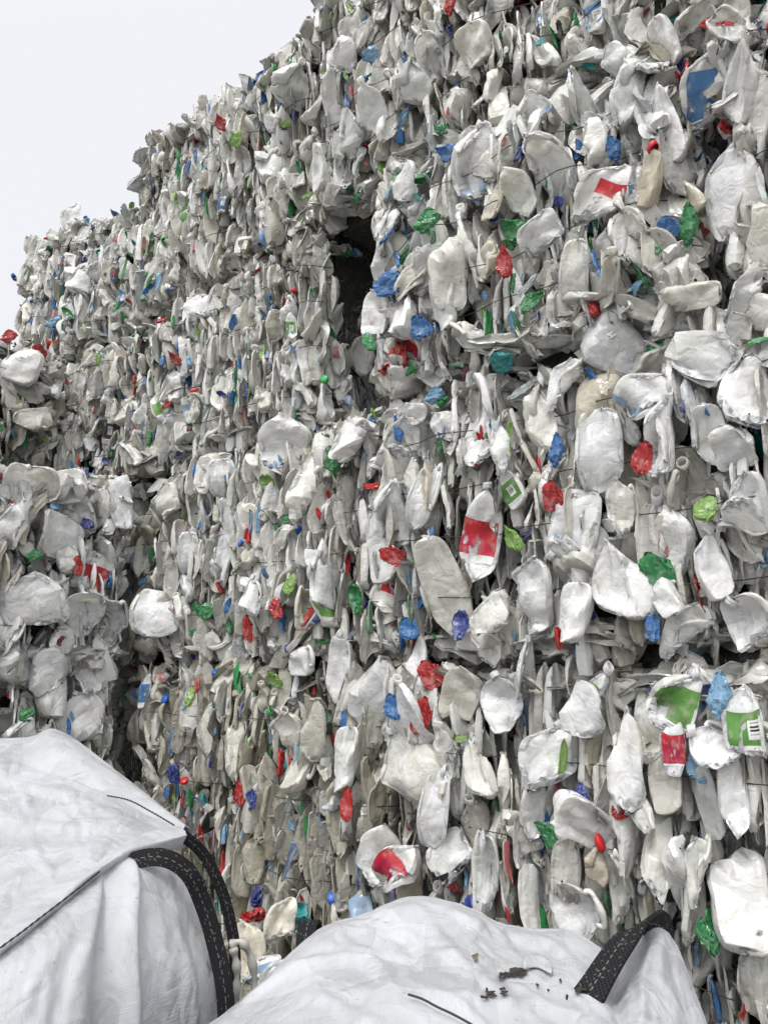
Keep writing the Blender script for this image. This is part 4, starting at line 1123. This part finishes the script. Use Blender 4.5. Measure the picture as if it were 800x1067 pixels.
# ------------------------------------------------------------------ loose bottles on the ground behind the bags
LOOSE = [(256, 990, 1.75, 34, 60, 8, 'c', None, "cream crushed bottle lying loose in the gap between the two bags, with no label"),
         (292, 960, 1.80, 30, 48, -20, 'c', None, "long beige crushed bottle wedged upright behind the front bag's left loop"),
         (274, 1012, 1.70, 36, 26, 10, 'w', 'lightblue', "small white crushed bottle with a light blue patch in the gap between the bags"),
         (285, 1030, 1.60, 30, 60, -22, 'w', None, "white crushed bottle leaning low between the tie tapes and the front bag"),
         (305, 955, 1.90, 26, 30, 10, 'teal', None, "crumpled teal plastic scrap lying above the front bag's small black loop"),
         (268, 935, 1.95, 12, 20, 0, 'navy', None, "small dark blue plastic scrap beside the left bag's strap"),
         (264, 955, 1.9, 20, 20, 40, 'red', None, "small red plastic scrap in the gap beside the left bag's strap")]
for (x, y, f, w_, h_, rot, tone, lab, txt) in LOOSE:
    f = f + .35
    c_ = at_depth(x, y, f); mpp = f / 801
    k = int(rng.integers(12)); d = ray(x, y); nn = -d / np.linalg.norm(d)
    hz = np.cross(UP, nn); hz /= np.linalg.norm(hz); vt = np.cross(nn, hz)
    Rm = frame(-(nn + hz * rng.normal(0, .2)), vt * math.cos(R(rot)) - hz * math.sin(R(rot)))
    sc = np.array([w_ * mpp / 2 / HALF[k][0], 1.2, h_ * mpp / 2 / HALF[k][2]])
    col = SCRAP.get(tone, {'w': (.8, .8, .78), 'c': (.72, .68, .58)}.get(tone))
    o = add_obj('plastic_scrap' if tone in SCRAP else 'crushed_bottle', FILM_ME[k] if tone in SCRAP else JUG_ME[k], None, label=txt, category='plastic scrap' if tone in SCRAP else 'bottle', group='loose plastic between the bags')
    o.matrix_basis = Matrix(np.block([[Rm * sc[None], c_[:, None]], [np.zeros((1, 3)), np.ones((1, 1))]]).tolist()); o.color = (*col, 1)
    if lab: add_obj('label', label_mesh(k, lab), o)

# ------------------------------------------------------------------ tree beyond the far end of the wall
def make_tree(base, h, label):
    t = empty('tree', base.tolist(), label, 'tree')
    r = np.random.default_rng(2)
    m_b = flat_mat('bark', (.09, .07, .05), .9)
    m, nt, out = new_mat('leaf')
    oi = N(nt, 'ShaderNodeNewGeometry'); c = mixc(nt, oi.outputs['Random Per Island'], (.03, .045, .02), (.07, .09, .035))
    p = N(nt, 'ShaderNodeBsdfPrincipled', ins={'Roughness': .6}); nt.links.new(c, p.inputs['Base Color']); nt.links.new(p.outputs[0], out.inputs[0])
    z = np.linspace(0, 1, 12)
    trunk = np.stack([.12 * np.sin(z * 3), .1 * np.sin(z * 4 + 1), z * h * .75], 1)
    add_obj('trunk', tube_mesh('trunk', trunk, .16 * (1 - .8 * z), m_b, 10), t)
    vs = []
    for i in range(22):
        z0 = r.uniform(.3, .72); st = np.array([.12 * math.sin(z0 / .75 * 3), .1 * math.sin(z0 / .75 * 4 + 1), z0 * h])
        a = r.uniform(0, 6.28); ln = r.uniform(.9, 2.0) * (1.2 - z0)
        end = st + np.array([math.cos(a) * ln, math.sin(a) * ln, r.uniform(.5, 1.6)])
        mid = (st + end) / 2 + r.normal(0, .12, 3)
        add_obj('limb', tube_mesh('limb', catmull([st, mid, end], 10), np.linspace(.05, .01, 10), m_b, 6), t)
        for q in range(260):
            u_ = r.uniform(.35, 1.1); c_ = st + (end - st) * u_ + r.normal(0, .32, 3)
            d1 = r.normal(0, 1, 3); d1 /= np.linalg.norm(d1); d2 = np.cross(d1, r.normal(0, 1, 3)); d2 /= np.linalg.norm(d2)
            s_ = r.uniform(.035, .07)
            vs += [c_ - d1 * s_, c_ + d2 * s_ * .5, c_ + d1 * s_, c_ - d2 * s_ * .5]
    V_ = np.array(vs)
    add_obj('crown', mesh_np('crown', V_, np.arange(len(V_)).reshape(-1, 4), m, smooth=False), t)


tb = at_depth(-8, 345, 12.0); make_tree(np.array([tb[0], tb[1], 0.0]), tb[2] + .35, "dark green tree peeking out beyond the far left end of the bale wall")


# ------------------------------------------------------------------ ground
m, nt, out = new_mat('yard_concrete')
geo = N(nt, 'ShaderNodeNewGeometry')
n1 = N(nt, 'ShaderNodeTexNoise', ins={'Scale': 1.3, 'Detail': 8.0, 'Roughness': .7}); nt.links.new(geo.outputs['Position'], n1.inputs['Vector'])
n2 = N(nt, 'ShaderNodeTexNoise', ins={'Scale': 60.0, 'Detail': 4.0}); nt.links.new(geo.outputs['Position'], n2.inputs['Vector'])
c = mixc(nt, n1.outputs[0], (.16, .15, .135), (.30, .29, .27)); c = mixc(nt, .35, c, n2.outputs[0], 'MULTIPLY')
p = N(nt, 'ShaderNodeBsdfPrincipled', ins={'Roughness': .85}); nt.links.new(c, p.inputs['Base Color'])
bp = N(nt, 'ShaderNodeBump', ins={'Strength': .4, 'Distance': .01}); nt.links.new(n2.outputs[0], bp.inputs['Height']); nt.links.new(bp.outputs[0], p.inputs['Normal'])
nt.links.new(p.outputs[0], out.inputs[0])
g = 600.0
me = mesh_np('ground', np.array([(-g, -g, 0), (g, -g, 0), (g, g, 0), (-g, g, 0)]), np.array([[0, 1, 2, 3]]), m, smooth=False)
add_obj('ground', me, kind='structure')

# ------------------------------------------------------------------ sky and light
w = bpy.data.worlds.new("World"); scene.world = w; w.use_nodes = True
nt = w.node_tree; nt.nodes.clear()
out = nt.nodes.new('ShaderNodeOutputWorld'); bg = nt.nodes.new('ShaderNodeBackground')
SUN_EL, SUN_AZ = R(58), math.atan2(-.10, -1.0)     # from behind the camera's right shoulder
sky = N(nt, 'ShaderNodeTexSky', sky_type='NISHITA', sun_disc=False, sun_elevation=SUN_EL, dust_density=4.0, air_density=1.0)
sun_dir = np.array([.25, -1.0, 0]); sun_dir /= np.linalg.norm(sun_dir)
sky.sun_rotation = math.atan2(sun_dir[0], sun_dir[1])
tc = N(nt, 'ShaderNodeTexCoord'); sp = N(nt, 'ShaderNodeSeparateXYZ'); nt.links.new(tc.outputs['Generated'], sp.inputs[0])
zf = N(nt, 'ShaderNodeMapRange', ins={1: .72, 2: 1.0}); nt.links.new(sp.outputs[2], zf.inputs[0])
ov = mixc(nt, zf.outputs[0], (7.85, 7.9, 8.25), (8.2, 8.2, 8.4))
cn = N(nt, 'ShaderNodeTexNoise', ins={'Scale': 1.6, 'Detail': 4.0}); nt.links.new(tc.outputs['Generated'], cn.inputs['Vector'])
ov = mixc(nt, math_n(nt, 'MULTIPLY', cn.outputs[0], .12), ov, (6.7, 6.8, 7.3))
vd = N(nt, 'ShaderNodeVectorMath', operation='DOT_PRODUCT'); nt.links.new(tc.outputs['Generated'], vd.inputs[0])
vd.inputs[1].default_value = tuple(float(q) for q in (sun_dir * math.cos(R(62)) + UP * math.sin(R(62))))
gl = N(nt, 'ShaderNodeMapRange', ins={1: .35, 2: 1.0}); gl.interpolation_type = 'SMOOTHSTEP'; nt.links.new(vd.outputs['Value'], gl.inputs[0])
ov = mixc(nt, gl.outputs[0], ov, (19.5, 19.5, 19.3))
c = mixc(nt, .93, sky.outputs[0], ov)
nt.links.new(c, bg.inputs[0]); bg.inputs[1].default_value = .10
nt.links.new(bg.outputs[0], out.inputs[0])
sl = bpy.data.lights.new('sun', 'SUN'); sl.energy = 1.3; sl.angle = R(16); sl.color = (1, .98, .95)
so = bpy.data.objects.new('sun', sl); COL.objects.link(so)
dv = sun_dir * math.cos(SUN_EL) + UP * math.sin(SUN_EL)
so.rotation_euler = Vector((-dv).tolist()).to_track_quat('-Z', 'Y').to_euler()
so.location = (0, -5, 8)

scene.view_settings.view_transform = 'Standard'
scene.view_settings.look = 'None'
scene.view_settings.exposure = 0.27
scene.view_settings.gamma = 1
scene.cycles.use_denoising = True
scene.cycles.max_bounces = 6
scene.cycles.diffuse_bounces = 2
scene.cycles.transparent_max_bounces = 4
